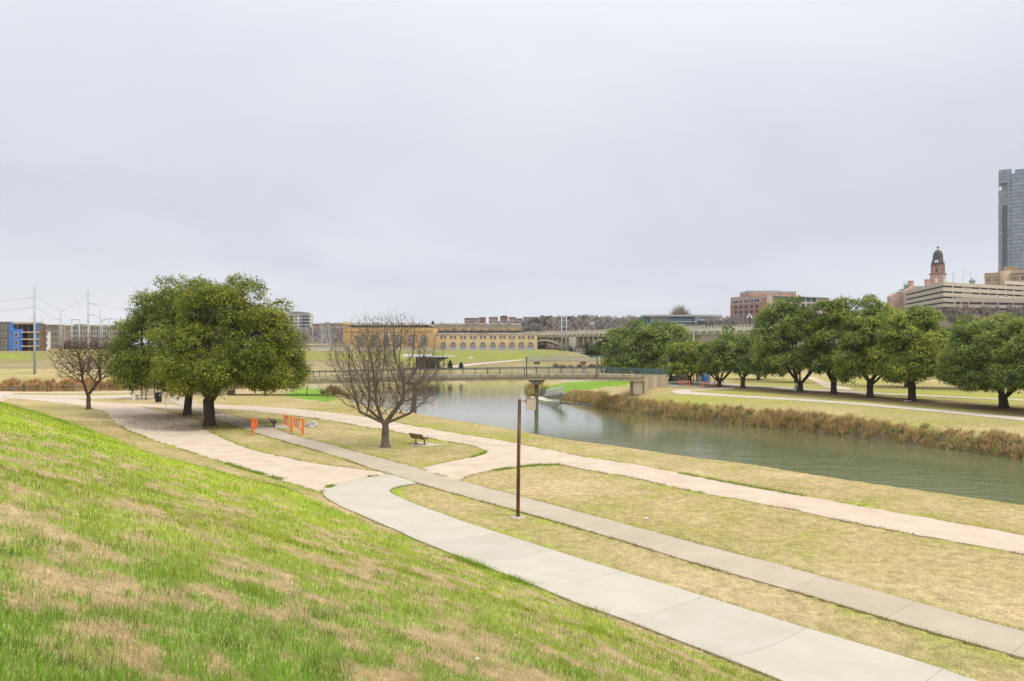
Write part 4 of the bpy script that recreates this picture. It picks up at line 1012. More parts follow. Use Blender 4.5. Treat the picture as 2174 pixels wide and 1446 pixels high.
for i, bx_ in enumerate(bays):
    m1 = MB(); arch(m1, bx_, 14.2, 745.6, 731.6, PY, .35); part('window_surround', m1, M_stone if i < 5 else M_brick, pp)
    wob = MB(); arch(wob, bx_, 11.6, 737.6, 731.6, PY, .42); wn_ = part('window', wob, M_grey, pp)
    m1 = MB(); k = PY/F
    for dx in (-2.9, 0, 2.9): m1.box(XD(bx_+dx, PY)-.07, XD(bx_+dx, PY)+.07, PY-.50, PY-.425, ZD(737.6, PY), ZD(727.2, PY))
    for yy in (731.6, 734.6): m1.box(XD(bx_-5.8, PY), XD(bx_+5.8, PY), PY-.48, PY-.425, ZD(yy, PY)-.07, ZD(yy, PY)+.07)
    part('glazing_bar', m1, M_stone, wn_)
    m1 = MB(); m1.box(XD(bx_-5.8, PY), XD(bx_+5.8, PY), PY-.46, PY-.36, ZD(746.5, PY), ZD(737.8, PY)); part('door', m1, M_bluedoor, pp)
    for dx in (-3.9, 3.9):
        m1 = MB(); m1.box(XD(bx_+dx-2.3, PY), XD(bx_+dx+2.3, PY), PY-.08, PY+.1, ZD(719.8, PY), ZD(713, PY)); part('window', m1, M_grey, pp)
m1 = MB(); m1.box(XD(922.4, PY), XD(924.6, PY), PY-.2, PY, ZD(737, PY), ZD(713, PY)); part('window', m1, M_grey, pp)
# rear upper block
PY3 = 400
m1 = MB(); pbox(m1, 912, 1105, 687.5, 712, PY3, 26); part('upper_wall', m1, mat('cream_brick', (.50,.38,.235), .9, .2, .4, 0, (.66,.53,.36), var_detail=9), pp)
m1 = MB(); m1.box(XD(911.5, PY3), XD(1105.8, PY3), PY3-.5, PY3+.2, ZD(689.5, PY3), ZD(686.6, PY3)); m1.box(XD(912, PY3), XD(1105.3, PY3), PY3-.25, PY3, ZD(694, PY3), ZD(693, PY3)); part('cornice', m1, M_roofw, pp)
for k in range(10):
    xc = 929+k*18.9; m1 = MB()
    m1.box(XD(xc-6.5, PY3), XD(xc+6.5, PY3), PY3-.12, PY3, ZD(702.5, PY3), ZD(696.5, PY3)); part('brick_panel', m1, M_bricko, pp)
    for dx in (-3, 3):
        m1 = MB(); arch(m1, xc+dx, 3.4, 702.2, 700.5, PY3, .25, 1.6); part('window', m1, M_grey, pp)
m1 = MB(); m1.box(XD(920, PY3), XD(1108, PY3), PY3-9, PY3-.02, ZD(705.2, PY3), ZD(702.6, PY3)); part('canopy_roof', m1, mat('sooty_roof', (.05,.047,.043), .9, .4, .5, 0, (.14,.13,.12)), pp)
for px_, w_, h_ in ((968.6, 2.4, 20), (918.5, 4, 6), (938, 3, 5), (1010, 2.6, 4), (1048, 2.6, 4), (1065, 2.4, 3), (1084, 2.4, 3), (993, 3, 3)):
    m1 = MB(); zb_ = ZD(703 if px_ == 968.6 else 687.5, PY3-2); m1.box(XD(px_-w_/2, PY3-2), XD(px_+w_/2, PY3-2), PY3-2, PY3-.6 if px_ == 968.6 else PY3+1, zb_, zb_+h_*PY3/F*.95); part('roof_vent', m1, M_roofw if px_ != 918.5 else M_dark, pp)
# left orange block
PYL = 368
pl = thing('power_plant_hall', 'orange brick turbine hall with six tall arched windows behind the bare tree', 'building', (XD(824, PYL), PYL, ZD(748, PYL)))
m1 = MB(); pbox(m1, 728.5, 919, 695.8, 752, PYL, 52); part('wall', m1, M_bricko, pl)
m1 = MB(); m1.box(XD(728.8, PYL), XD(918.6, PYL), PYL-.15, PYL, ZD(705, PYL), ZD(704.2, PYL)); part('string_course', m1, M_pierw, pl)
m1 = MB(); m1.box(XD(728.2, PYL), XD(919.4, PYL), PYL-.4, PYL, ZD(752, PYL), ZD(737.6, PYL)); part('base_course', m1, M_base, pl)
m1 = MB(); pbox(m1, 728, 741, 683.2, 695.75, PYL-.3, 8); part('corner_tower', m1, M_brick, pl)
m1 = MB(); m1.box(XD(727.2, PYL), XD(741.8, PYL), PYL-.8, PYL+8.4, ZD(690.5, PYL), ZD(689, PYL)); part('tower_band', m1, M_pierw, pl)
for k in range(6):
    xc = 766.5+k*26.7; m1 = MB(); arch(m1, xc, 14.2, 736.2, 716.2, PYL, .3); part('window_surround', m1, M_stone, pl)
    wm = MB(); arch(wm, xc, 12.2, 735.6, 716.2, PYL, .36); wn_ = part('window', wm, M_grey, pl); m1 = MB()
    for yy in (716.2, 726.5): m1.box(XD(xc-6, PYL), XD(xc+6, PYL), PYL-.45, PYL-.365, ZD(yy, PYL)-.12, ZD(yy, PYL)+.12)
    for dx in (-2, 2): m1.box(XD(xc+dx, PYL)-.06, XD(xc+dx, PYL)+.06, PYL-.43, PYL-.365, ZD(735.6, PYL), ZD(712, PYL))
    part('glazing_bar', m1, M_roofw, wn_)
m1 = MB(); pbox(m1, 742, 907, 690.3, 695.75, PYL+2, 30); part('clerestory', m1, M_dark, pl)
m1 = MB(); m1.box(XD(741.5, PYL), XD(908, PYL), PYL+1, PYL+33, ZD(690.2, PYL), ZD(687.6, PYL)); part('roof', m1, M_roofw, pl)
rgx = random.Random(4)
for k in range(16):
    xc = 750+k*10+rgx.uniform(-2, 2); m1 = MB(); hh = rgx.uniform(1.8, 4.2)
    m1.box(XD(xc-rgx.uniform(1.2, 4), PYL+4), XD(xc+rgx.uniform(1.2, 4), PYL+4), PYL+4, PYL+8, ZD(687.6, PYL), ZD(687.6-hh, PYL)); part('roof_monitor', m1, (M_roofw, M_bricko, M_pierw)[k % 3], pl)
for k in range(26):
    xc = 744+k*6.2; m1 = MB(); m1.box(XD(xc, PYL)-.16, XD(xc, PYL)+.16, PYL+1.6, PYL+2-.02, ZD(695.7, PYL), ZD(690.3, PYL)); part('clerestory_post', m1, M_roofw, pl)

# ---- arch viaduct, coming nearer towards the right
M_via = mat('viaduct_concrete', (.56,.52,.43), .9, .15, .2, 0, (.70,.655,.56), var_detail=8)
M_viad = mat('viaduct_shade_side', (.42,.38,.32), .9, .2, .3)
va = thing('arch_viaduct', 'concrete road viaduct on open spandrel arches right of the power plant', 'bridge', (XD(1215, 400), 400, 4))
vA = np.array([XD(1128, 428), 428.0]); vB = np.array([XD(1700, 268), 268.0]); vd = vB-vA; vl = np.hypot(*vd); vd = vd/vl; vnrm = np.array([-vd[1], vd[0]])
if vnrm[1] < 0: vnrm = -vnrm
def VP(s, o, z): return (vA[0]+vd[0]*s+vnrm[0]*o, vA[1]+vd[1]*s+vnrm[1]*o, z)
def vs_of(px):                                           # station where the viaduct's axis meets that photo column
    k = (px-CX)/F
    return (k*vA[1]-vA[0])/(vd[0]-k*vd[1])
ZT = 16.2
def vbox(mb, s0, s1, o0, o1, z0, z1):
    P = [VP(s, o, z) for z in (z0, z1) for s, o in ((s0,o0),(s1,o0),(s1,o1),(s0,o1))]
    return mb.add(P, [(0,3,2,1),(4,5,6,7),(0,1,5,4),(1,2,6,5),(2,3,7,6),(3,0,4,7)])
m1 = MB(); vbox(m1, -30, vl+30, 0, 16, ZT-1.5, ZT); part('deck', m1, M_via, va)
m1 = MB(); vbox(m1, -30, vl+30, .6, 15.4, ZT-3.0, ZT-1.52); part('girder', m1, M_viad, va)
m1 = MB()
for k in range(int((vl+60)/4)): vbox(m1, -30+k*4, -29.2+k*4, -.35, .55, ZT-2.4, ZT-1.53)
part('bracket', m1, M_via, va)
m1 = MB()
for o in (.3, 15.6):
    vbox(m1, -30, vl+30, o, o+.14, ZT+.9, ZT+1.05)
    for k in range(int((vl+60)/2)): vbox(m1, -30+k*2, -29.75+k*2, o, o+.12, ZT, ZT+.88)
part('parapet_rail', m1, M_via, va)
def arch_span(s0, s1, zb, zt_):
    for o in (1.2, 11.8):
        m1 = MB(); n = 18
        for k in range(n):
            t0, t1 = k/n, (k+1)/n
            f = lambda t: zb+(zt_-zb)*(1-(2*t-1)**2)
            th = 1.3
            P = []
            for t, zf in ((t0, f(t0)), (t1, f(t1))):
                s = s0+(s1-s0)*t
                for oo, dz in ((o, -th), (o+3, -th), (o+3, 0), (o, 0)): P.append(VP(s, oo, zf+dz))
            m1.add(P, [(0,1,2,3),(7,6,5,4),(0,4,5,1),(1,5,6,2),(2,6,7,3),(3,7,4,0)])
        part('arch_rib', m1, M_via, va)
        for k in range(1, 12):
            t = k/12; s = s0+(s1-s0)*t; zf = zb+(zt_-zb)*(1-(2*t-1)**2)
            if ZT-3.1-zf < .6: continue
            m1 = MB(); vbox(m1, s-.35, s+.35, o+.4, o+2.6, zf-.3, ZT-3.02); part('column', m1, M_via, va)
sp1 = vs_of(1207); sp2 = vs_of(1222)
m1 = MB(); vbox(m1, sp1, sp2, .2, 15.8, 0, ZT-3.02); part('pier', m1, M_via, va)
arch_span(sp1-52, sp1-.5, 4.2, 12.4); arch_span(sp2+.5, sp2+52, 4.2, 12.4)
m1 = MB(); vbox(m1, sp2+52.5, sp2+57, .2, 15.8, 0, ZT-3.02); part('pier', m1, M_via, va)
for s in (vs_of(1440), vs_of(1540), vs_of(1640)):
    m1 = MB(); vbox(m1, s-1.5, s+1.5, 2, 14, 0, ZT-3.02); part('pier', m1, M_via, va)
for s_, lab in ((vs_of(1256), 'triple globe lamp on the viaduct above the arch'), (vs_of(1590), 'triple globe lamp on the viaduct below the brick office block')):
    p = VP(s_, .3, ZT); t = thing('street_lamp', lab, 'street lamp', p, 0, 'globe lamps along the viaduct')
    m1 = MB(); m1.tube([p, (p[0], p[1], p[2]+4.6)], [.14, .09], 8); m1.tube([(p[0]-.8, p[1], p[2]+3.9), (p[0]+.8, p[1], p[2]+3.9)], .06, 6); part('pole', m1, M_black, t)
    for dx, dz in ((0, 5.0), (-.8, 4.2), (.8, 4.2)):
        m1 = MB(); m1.lathe((p[0]+dx, p[1], p[2]+dz), [(.08, -.42), (.34, -.25), (.42, 0), (.34, .25), (.08, .42)], 10); part('globe', m1, M_white, t, True)

# low overpass left of the plant
OY = 345
ov = thing('overpass', 'low pale concrete road overpass left of the power plant', 'bridge', (XD(655, OY), OY, 5))
m1 = MB(); pbox(m1, 560, 735, 729.5, 733.2, OY, 12); part('deck', m1, M_base, ov)
m1 = MB(); pbox(m1, 560, 660, 733.4, 741, OY+1, 10); part('girder', m1, M_via, ov)
m1 = MB(); pbox(m1, 658, 735, 733.4, 750, OY+.6, 11); part('abutment', m1, M_via, ov)
m1 = MB(); pbox(m1, 560, 728, 725, 726, OY, .3)
for k in range(30): pbox(m1, 560+k*5.7, 560.7+k*5.7, 726.05, 729.4, OY, .25)
part('railing', m1, M_viad, ov)

# ---- mural wall and its fence
MY = 300
M_mur = bpy.data.materials.new('painted_mural'); M_mur.use_nodes = True
def mural():
    t = M_mur.node_tree; b = t.nodes['Principled BSDF']; b.inputs['Roughness'].default_value = .8
    tcn = nd(t, 'ShaderNodeTexCoord'); sp = nd(t, 'ShaderNodeSeparateXYZ'); t.links.new(tcn.outputs['Object'], sp.inputs[0])
    nz = nd(t, 'ShaderNodeTexNoise'); nz.inputs['Scale'].default_value = .9; nz.inputs['Detail'].default_value = 3; t.links.new(tcn.outputs['Object'], nz.inputs['Vector'])
    hgt = mth(t, 'ADD', mth(t, 'MULTIPLY', sp.outputs[2], .30), mth(t, 'MULTIPLY', nz.outputs[0], .5))
    r = nd(t, 'ShaderNodeValToRGB'); e = r.color_ramp.elements; r.color_ramp.interpolation = 'CONSTANT'
    e[0].position = 0; e[0].color = (.75,.78,.76,1); e[1].position = .48; e[1].color = (.18,.42,.62,1); q = e.new(.75); q.color = (.30,.55,.72,1)
    t.links.new(hgt, r.inputs[0]); t.links.new(r.outputs[0], b.inputs['Base Color'])
mural()
mu = thing('mural_wall', 'low wall painted with a blue, white and black mural below the viaduct', 'wall', (XD(1250, MY), MY, ZD(762, MY)))
m1 = MB(); k = MY/F
m1.prism([(1203, 748.6), (1300, 748.3), (1330, 748.3), (1330, 764), (1226, 764)][::-1], (k,0,0), (0,0,-k), (XD(0, MY), MY, ZD(0, MY)), (0, .6, 0)); part('wall', m1, M_mur, mu)
m1 = MB(); m1.prism([(1232, 749.2), (1259.5, 749.2), (1261, 757.5), (1234.5, 757.5)][::-1], (k,0,0), (0,0,-k), (XD(0, MY), MY-.06, ZD(0, MY)), (0, .06, 0)); part('black_panel', m1, mat('mural_navy', (.012,.016,.035), .7, .2, 1), mu)
for cx_, tilt_ in ((1240.2, -.5), (1252.2, .5)):
    m1 = MB(); pts = [(1.9*math.cos(a), 1.9*math.sin(a)) for a in np.linspace(math.pi*1.08+tilt_*.4, math.pi*2.0+tilt_*.4, 9)]
    m1.prism([(p*k, q*k) for p, q in pts], (1,0,0), (0,0,1), (XD(cx_, MY), MY-.12, ZD(753.2, MY)), (0, .06, 0)); part('painted_mark', m1, M_white, mu)
m1 = MB()
for j in range(12):
    xq = 1222+j*3.3; pbox(m1, xq, xq+1.5, 756.8+(j % 3)*.5, 760.3, MY-.1, .08)
part('white_lettering', m1, M_white, mu)
fe = thing('rail_fence', 'fence of pale posts standing above the mural wall', 'fence', (XD(1262, MY+3), MY+3, ZD(748.5, MY)))
m1 = MB()
for j in range(22): pbox(m1, 1224+j*4, 1225+j*4, 740, 748.8, MY+3, .2)
part('post', m1, M_via, fe); m1 = MB(); pbox(m1, 1222, 1312, 740.2, 741, MY+2.9, .09); pbox(m1, 1222, 1312, 744, 744.6, MY+2.9, .09); part('rail', m1, M_viad, fe)
rc_ = thing('concrete_block', 'white concrete block lying on the far green levee slope', 'block', (*PD(1000, 762, 262)[:2], gz(XD(1000, 262), 262)))
m1 = MB(); x_, y_, z_ = rc_.location; m1.prism([(-1.0, 0), (.85, 0), (1.0, .42), (-.9, .55)], (1,0,0), (0,0,1), (x_, y_, z_), (0, 1.4, 0)); part('slab', m1, M_white, rc_)

# ---- pavilion on the far bank
VY = 226.0
pv = thing('pavilion', 'open riverside pavilion with a flat roof and white roof block', 'shelter', (XD(890, VY), VY, .2))
kk = VY/F
m1 = MB(); m1.box(XD(856, VY), XD(962, VY), VY-2, VY+9, ZD(758.2, VY), ZD(756.4, VY)); part('roof', m1, mat('roof_edge', (.55,.54,.5), .6, .1, 1), pv)
m1 = MB(); m1.box(XD(856, VY), XD(914, VY), VY-.5, VY+7, ZD(756.35, VY), ZD(752.8, VY)); part('roof_block', m1, M_white, pv)
m1 = MB(); m1.prism([(918, 758.3), (952, 758.3), (930, 768.5), (918, 766)][::-1], (kk,0,0), (0,0,-kk), (XD(0, VY), VY+1, ZD(0, VY)), (0, 7, 0)); part('soffit_bracket', m1, mat('slate_steel', (.07,.085,.095), .6, .15, 1), pv)
m1 = MB(); m1.box(XD(880, VY), XD(928, VY), VY+3, VY+8.6, .1, ZD(758.3, VY)); part('wall', m1, mat('dark_pavilion_wall', (.06,.05,.045), .8, .4, .5), pv)
for px_ in (870, 925, 942.5):
    m1 = MB(); m1.box(XD(px_, VY)-.16, XD(px_, VY)+.16, VY-.8, VY-.48, .0, ZD(758.3, VY)); part('post', m1, M_teal, pv)

# ---- steel poles and substation gear
def pole(px, yt, yb, Y, r, label, arms=(), name='power_pole', grp='steel power poles on the left'):
    x = XD(px, Y); z0 = gz(x, Y)-.1; zt = ZD(yt, Y)
    t = thing(name, label, 'power pole', (x, Y, z0), 0, grp); m1 = MB(); m1.tube([(x, Y, z0), (x, Y, zt)], [r, r*.55], 10); part('shaft', m1, M_galv, t, True)
    for (dx, ya, dy2) in arms:
        m1 = MB(); za = ZD(ya, Y); m1.tube([(x, Y, za), (x+dx, Y-.1, za+dy2)], [.11, .05], 6); part('crossarm', m1, M_black if False else M_galv, t)
    return t
pole(73.5, 607.5, 795, 193, .37, 'tallest grey steel pole on the far left bank, in front of the blue wrapped building', ((-1.8, 629, -.7), (-1.8, 650, -.7), (-1.8, 672, -.7)))
pole(187.5, 617.5, 785, 205, .36, 'tall steel pole behind the brown leaved tree', ((2.3, 644, -.25), (2.3, 668, -.2)))
pole(129, 658.5, 748, 300, .36, 'shorter steel pole with curved arms left of the brown leaved tree', ((-2.6, 679, .5), (2.8, 690, .7)))
pole(212.5, 657.5, 748, 310, .32, 'shorter steel pole with curved arms beside the big oaks', ((-2.4, 676, .5), (2.3, 683, .4)))
pole(90.5, 674.5, 748, 420, .3, 'small distant pole above the unfinished building', ())
pole(825.5, 654, 772, 250, .28, 'slim steel pole seen through the leafless spreading tree', ((1.1, 673, .5),), grp='steel poles by the power plant')
for px_, lab in ((664, 'thin grey pole left of the lattice frames by the white condominium'), (650, 'thin grey pole below the white condominium')):
    pole(px_, 690, 735, 420, .2, lab, (), grp='thin poles below the condominium')
def hframe(xa, xb, yt, yb, Y, label, braces=True, grp='twin leg power frames', r=.3, bars=(.02,)):
    a, b = XD(xa, Y), XD(xb, Y); z0 = gz((a+b)/2, Y)-.1; zt = ZD(yt, Y)
    t = thing('transmission_pylon', label, 'pylon', ((a+b)/2, Y, z0), 0, grp)
    for x in (a, b):
        m1 = MB(); m1.tube([(x, Y, z0), (x, Y, zt)], [r, r*.75], 8); part('leg', m1, M_galv, t, True)
    m1 = MB()
    for f in bars: m1.beam((a-(1.2 if braces else 0), Y, zt-(zt-z0)*f), (b+(1.2 if braces else 0), Y, zt-(zt-z0)*f), .32)
    part('crossbeam', m1, M_galv, t)
    if braces:
        m1 = MB(); m1.beam((a, Y, z0+(zt-z0)*.55), (b, Y, z0+(zt-z0)*.3), .16); m1.beam((b, Y, z0+(zt-z0)*.55), (a, Y, z0+(zt-z0)*.3), .16); part('brace', m1, M_galv, t)
hframe(1192.5, 1202.5, 669, 762, 290, 'tall twin leg steel frame standing before the arch viaduct', True, r=.28, bars=(.15, .33))
hframe(152.5, 168, 677.5, 748, 330, 'square steel frame left of the tall pole by the brown leaved tree', False)
hframe(217, 231.5, 677.5, 748, 330, 'square steel frame against the big oaks', False)
hframe(683, 700, 690, 738, 430, 'substation gantry left of the lattice pair', False, r=.2)
for cx_, lab in ((689, 'lattice steel tower, left of the pair by the power plant'), (699, 'lattice steel tower, right of the pair by the power plant')):
    Y = 425; x = XD(cx_, Y); z0 = gz(x, Y); zt = ZD(694, Y); t = thing('lattice_tower', lab, 'pylon', (x, Y, z0), 0, 'lattice towers by the power plant'); m1 = MB()
    for sx in (-1, 1):
        for sy in (-1, 1): m1.beam((x+sx*1.9, Y+sy*1.9, z0), (x+sx*.5, Y+sy*.5, z0+(zt-z0)*.65), .22); m1.beam((x+sx*.5, Y+sy*.5, z0+(zt-z0)*.65), (x+sx*.35, Y+sy*.35, zt), .2)
        for q in range(4):
            f0, f1 = q*.16, (q+1)*.16; w0, w1 = 1.9-1.4*f0/.65, 1.9-1.4*f1/.65
            m1.beam((x-sx*w0, Y-w0, z0+(zt-z0)*f0), (x+sx*w1, Y-w1, z0+(zt-z0)*f1), .12)
    part('frame', m1, M_galv, t)
for i, (a, b) in enumerate((((-60, 634, 193), (68, 632, 193)), ((-60, 657, 193), (68, 653, 193)), ((79, 630, 193), (129, 659, 300)), ((79, 652, 193), (129, 680, 300)), ((193, 645, 205), (300, 656, 260)), ((193, 669, 205), (300, 678, 260)), ((191, 620, 205), (129, 662, 300)), ((560, 684, 420), (736, 683, 420)))):
    A, B = Vector(PD(*a)), Vector(PD(*b)); m1 = MB()
    pts = [A.lerp(B, t)-Vector((0, 0, 1.2*4*t*(1-t)*.5)) for t in np.linspace(0, 1, 9)]
    m1.tube(pts, .028, 4); o = m1.build('power_line', M_black); tag(o, ('upper wire running left from the tallest pole', 'lower wire running left from the tallest pole', 'upper wire from the tallest pole down to the pole with curved arms', 'lower wire from the tallest pole down to the pole with curved arms', 'upper wire from the second tall pole to the oaks', 'lower wire from the second tall pole to the oaks', 'wire slanting from the second tall pole to the pole with curved arms', 'wire level past the white condominium')[i], 'wire', 'overhead wires')
# ================================================================ distant buildings
class Wall:
    """a vertical facade seen in the photo between two columns, at the distances YA and YB"""
    def __init__(s, pxa, YA, pxb, YB):
        s.A = np.array([XD(pxa, YA), YA]); s.B = np.array([XD(pxb, YB), YB]); s.L = np.hypot(*(s.B-s.A)); s.d = (s.B-s.A)/s.L
        s.n = np.array([-s.d[1], s.d[0]]); s.n = s.n if s.n[1] > 0 else -s.n       # points away from the viewer
    def st(s, px):
        k = (px-CX)/F; return (k*s.A[1]-s.A[0])/(s.d[0]-k*s.d[1])
    def Yat(s, px): return s.A[1]+s.d[1]*s.st(px)
    def pt(s, q, o, z): return (s.A[0]+s.d[0]*q+s.n[0]*o, s.A[1]+s.d[1]*q+s.n[1]*o, z)
    def box(s, mb, q0, q1, o0, o1, z0, z1):
        P = [s.pt(q, o, z) for z in (z0, z1) for q, o in ((q0,o0),(q1,o0),(q1,o1),(q0,o1))]
        return mb.add(P, [(0,3,2,1),(4,5,6,7),(0,1,5,4),(1,2,6,5),(2,3,7,6),(3,0,4,7)])
    def rect(s, mb, p0, p1, y0, y1, out=.05, inn=.05, ref=None):
        """rectangle of the photo (heights read at column ref) as a panel standing `out` proud of the wall"""
        Y = s.Yat(ref if ref is not None else (p0+p1)/2)
        return s.box(mb, s.st(p0), s.st(p1), -out, inn, ZD(y1, Y), ZD(y0, Y))
def plan_prism(mb, pts, z0, z1):
    n = len(pts); return mb.add([(x, y, z0) for x, y in pts]+[(x, y, z1) for x, y in pts], [tuple(reversed(range(n))), tuple(range(n, 2*n))]+[(i, (i+1) % n, (i+1) % n+n, i+n) for i in range(n)])
def shrink(pts, d):
    P = np.array(pts); c = P.mean(0); v = P-c; r = np.hypot(v[:,0], v[:,1])[:,None]; return [tuple(q) for q in c+v*(1-d/r)]
def facing(px, Y, length=160.0):
    a = np.array([XD(px, Y), Y]); u = a/np.hypot(*a); b = a+np.array([u[1], -u[0]])*length
    w_ = Wall(px, Y, CX+F*b[0]/b[1], b[1]); w_.Y0 = Y; return w_
def RF(fr, m, x0, x1, y0, y1, name, parent, front=0.0, dep=.3):
    mb = MB(); fr.box(mb, fr.st(x0), fr.st(x1), -front, -front+dep, ZD(y1, fr.Y0), ZD(y0, fr.Y0)); return part(name, mb, m, parent)
M_glassb = mat('blue_window_glass', (.05,.085,.115), .15, .35, .3, spec=.6)
M_glassd = mat('dark_window_glass', (.03,.035,.045), .2, .3, .5, spec=.6)
M_win = mat('far_window', (.10,.105,.115), .3, .4, .6, spec=.5)

# ---- unfinished apartment block at far left
AY = 300.0
ab = thing('apartment_block', 'unfinished apartment block partly wrapped in blue sheeting', 'building', (XD(40, AY), AY, ZD(750, AY)))
def R(m, x0, x1, y0, y1, name, parent, Y, front=0.0, dep=.3):
    mb = MB(); mb.box(XD(x0, Y), XD(x1, Y), Y-front, Y-front+dep, ZD(y1, Y), ZD(y0, Y)); return part(name, mb, m, parent)
M_gsid = mat('grey_siding', (.17,.15,.15), .85, .15, 1); M_blue = mat('blue_sheeting', (.05,.15,.56), .5, .3, .9, 0, (.10,.25,.70), stretch=(1,1,2)); M_brown = mat('brown_cladding', (.17,.10,.085), .8, .2, .8)
M_wood = mat('raw_timber', (.42,.27,.14), .9, .2, 1)
R(M_gsid, -60, 20.6, 683, 751, 'wall', ab, AY, 0, 14); R(M_blue, 20.7, 29.5, 683.2, 751, 'blue_wrap', ab, AY, .3, 2); R(M_blue, 29.6, 48.2, 699, 751, 'blue_wrap', ab, AY, .6, .9)
R(M_brown, 83, 91, 687.6, 751, 'brown_wall', ab, AY, .2, 2.4); R(M_blue, 77.5, 82.9, 686, 751, 'blue_wrap', ab, AY, .1, 2)
R(M_dark, 29.6, 77.4, 689, 751, 'open_floors', ab, AY, -3.0, 3); R(M_base, 27.5, 78, 683.5, 687.4, 'roof_slab', ab, AY, .5, 5); R(M_brown, 29.6, 77.4, 687.5, 690, 'roof_beam', ab, AY, .1, 3)
for y_ in (704, 719, 734): R(M_base, 49, 84.5, y_, y_+2.4, 'balcony', ab, AY, 1.2, 4.1)
for y_ in (706.6, 721.6, 736.6):
    R(M_wood, 50, 57.5, y_, y_+12, 'timber_panel', ab, AY, -2.6, .35); R(M_glassd, 58.2, 66, y_+.8, y_+11, 'window', ab, AY, -2.6, .35); R(M_white, 67, 69, y_, y_+12, 'door_frame', ab, AY, -2.6, .35)
for xx in (35, 47, 59, 71): R(M_brown, xx, xx+.9, 690.1, 703.9, 'post', ab, AY, .0, .4)
for y_ in (691, 706.8, 722.3, 738): 
    f = R(M_base, 6.6, 12.6, y_, y_+8.4, 'window', ab, AY, .12, .1); R(M_glassd, 7.6, 11.6, y_+1, y_+7.4, 'pane', f, AY, .16, .03)
for y_ in (706, 721.6, 737.2):
    f = R(M_base, 33.4, 40.6, y_, y_+9.8, 'window', ab, AY, .72, .1); R(M_glassd, 34.8, 39.2, y_+1.2, y_+8.6, 'pane', f, AY, .76, .03)
for xx in (84.5, 88): R(M_wood, xx, xx+1, 690, 751, 'pilaster', ab, AY, .32, .1)
def block(name, label, x0, x1, yt, yb, Y, wall, rows, cols, dep=5, roof=None, group=None, ww=.5, wh=.55, steps=(), winm=None, cat='building', roofh=1.2, balc=False):
    t = thing(name, label, cat, (XD((x0+x1)/2, Y), Y, ZD(yb, Y)), 0, group)
    R(wall, x0, x1, yt, yb, 'wall', t, Y, 0, dep)
    R(roof or M_stone, x0-.5, x1+.5, yt-roofh, yt-.02, 'roof', t, Y, .4, dep+.8)
    for (a, b, y0, m_) in steps:
        R(m_, a, b, y0, yb, 'bay', t, Y, 1.0, dep); R(roof or M_stone, a-.4, b+.4, y0-roofh*.8, y0-.02, 'roof', t, Y, 1.3, dep)
    cw = (x1-x0)/cols; rh = (yb-yt)/rows
    for i in range(rows):
        for j in range(cols):
            xa = x0+cw*(j+.5-ww/2); ya = yt+rh*(i+.5-wh/2); fr = 1.12 if any(a-.2 <= xa and xa+cw*ww <= b+.2 for a, b, _, _ in steps) else .12
            if any((a-.2 < xa+cw*ww and xa < b+.2) and not (a-.2 <= xa and xa+cw*ww <= b+.2) for a, b, _, _ in steps): continue
            R(winm or M_win, xa, xa+cw*ww, ya, ya+rh*wh, 'window', t, Y, fr, .2)
    return t
M_beige = mat('beige_stucco', (.44,.375,.29), .9, .12, .3); M_tanst = mat('tan_stucco', (.40,.32,.24), .9, .12, .3); M_greyst = mat('grey_stucco', (.35,.32,.29), .9, .12, .3); M_pinkst = mat('pink_stucco', (.45,.32,.25), .9, .12, .3)
M_redbr = mat('red_brick_far', (.33,.16,.10), .9, .15, .3); M_roofs = mat('roof_shingle', (.25,.22,.20), .9, .15, .4)
AG = 'apartment blocks beyond the left levee'
block('apartment_block', 'grey brown apartment block beside the unfinished one, white panels on its corner', 99, 124, 690, 752, 430, mat('taupe_brick', (.27,.22,.19), .9, .15, .4), 5, 5, group=AG, steps=((99.2, 107.5, 704, M_white),))
block('apartment_block', 'tan apartment block behind the shorter steel pole', 124, 146, 692, 745, 500, M_tanst, 4, 6, group=AG, steps=((132, 140, 691, M_pinkst),))
block('apartment_block', 'beige apartment block behind the left square steel frame', 146, 186, 691.5, 745, 500, M_beige, 5, 9, group=AG, steps=((160, 177, 689, M_greyst),))
block('apartment_block', 'beige apartment block between the tall pole and the right square frame', 187, 232, 692.5, 745, 505, M_greyst, 5, 10, group=AG, steps=((196, 205, 691, M_beige), (218, 227, 691, M_beige)), winm=M_glassb)
block('apartment_block', 'beige apartment block partly hidden by the oaks', 232, 275, 692, 745, 495, M_beige, 5, 8, group=AG, steps=((250, 262, 690.5, M_tanst),))
# ---- white condominium with dome
CY = 700.0
M_wstu = mat('white_stucco', (.60,.57,.49), .9, .08, .2)
cn = block('condominium', 'white mid rise condominium with grey hipped roof and small dome', 580, 660, 668, 704, CY, M_wstu, 5, 9, dep=8, roof=M_wstu, ww=.52, wh=.5, roofh=.8)
mb = MB(); k = CY/F; mb.prism([(579, 667), (584, 662), (605, 662), (616, 661.6), (632, 661.2), (652, 663.2), (657, 667)][::-1], (k,0,0), (0,0,-k), (XD(0, CY), CY+1, ZD(0, CY)), (0, 7, 0)); part('hipped_roof', mb, mat('slate_roof', (.24,.22,.215), .9, .15, .4), cn)
R(M_glassb, 640.6, 655, 669.5, 703.5, 'balcony_recess', cn, CY, .25, .2)
for q in range(5): R(M_wstu, 640, 656, 675+q*6.9, 676.2+q*6.9, 'balcony', cn, CY, 2.2, 2.2)
for q in range(5): R(M_glassd, 616.6, 623.4, 671+q*6.9, 674.4+q*6.9, 'loggia', cn, CY, .4, .2)
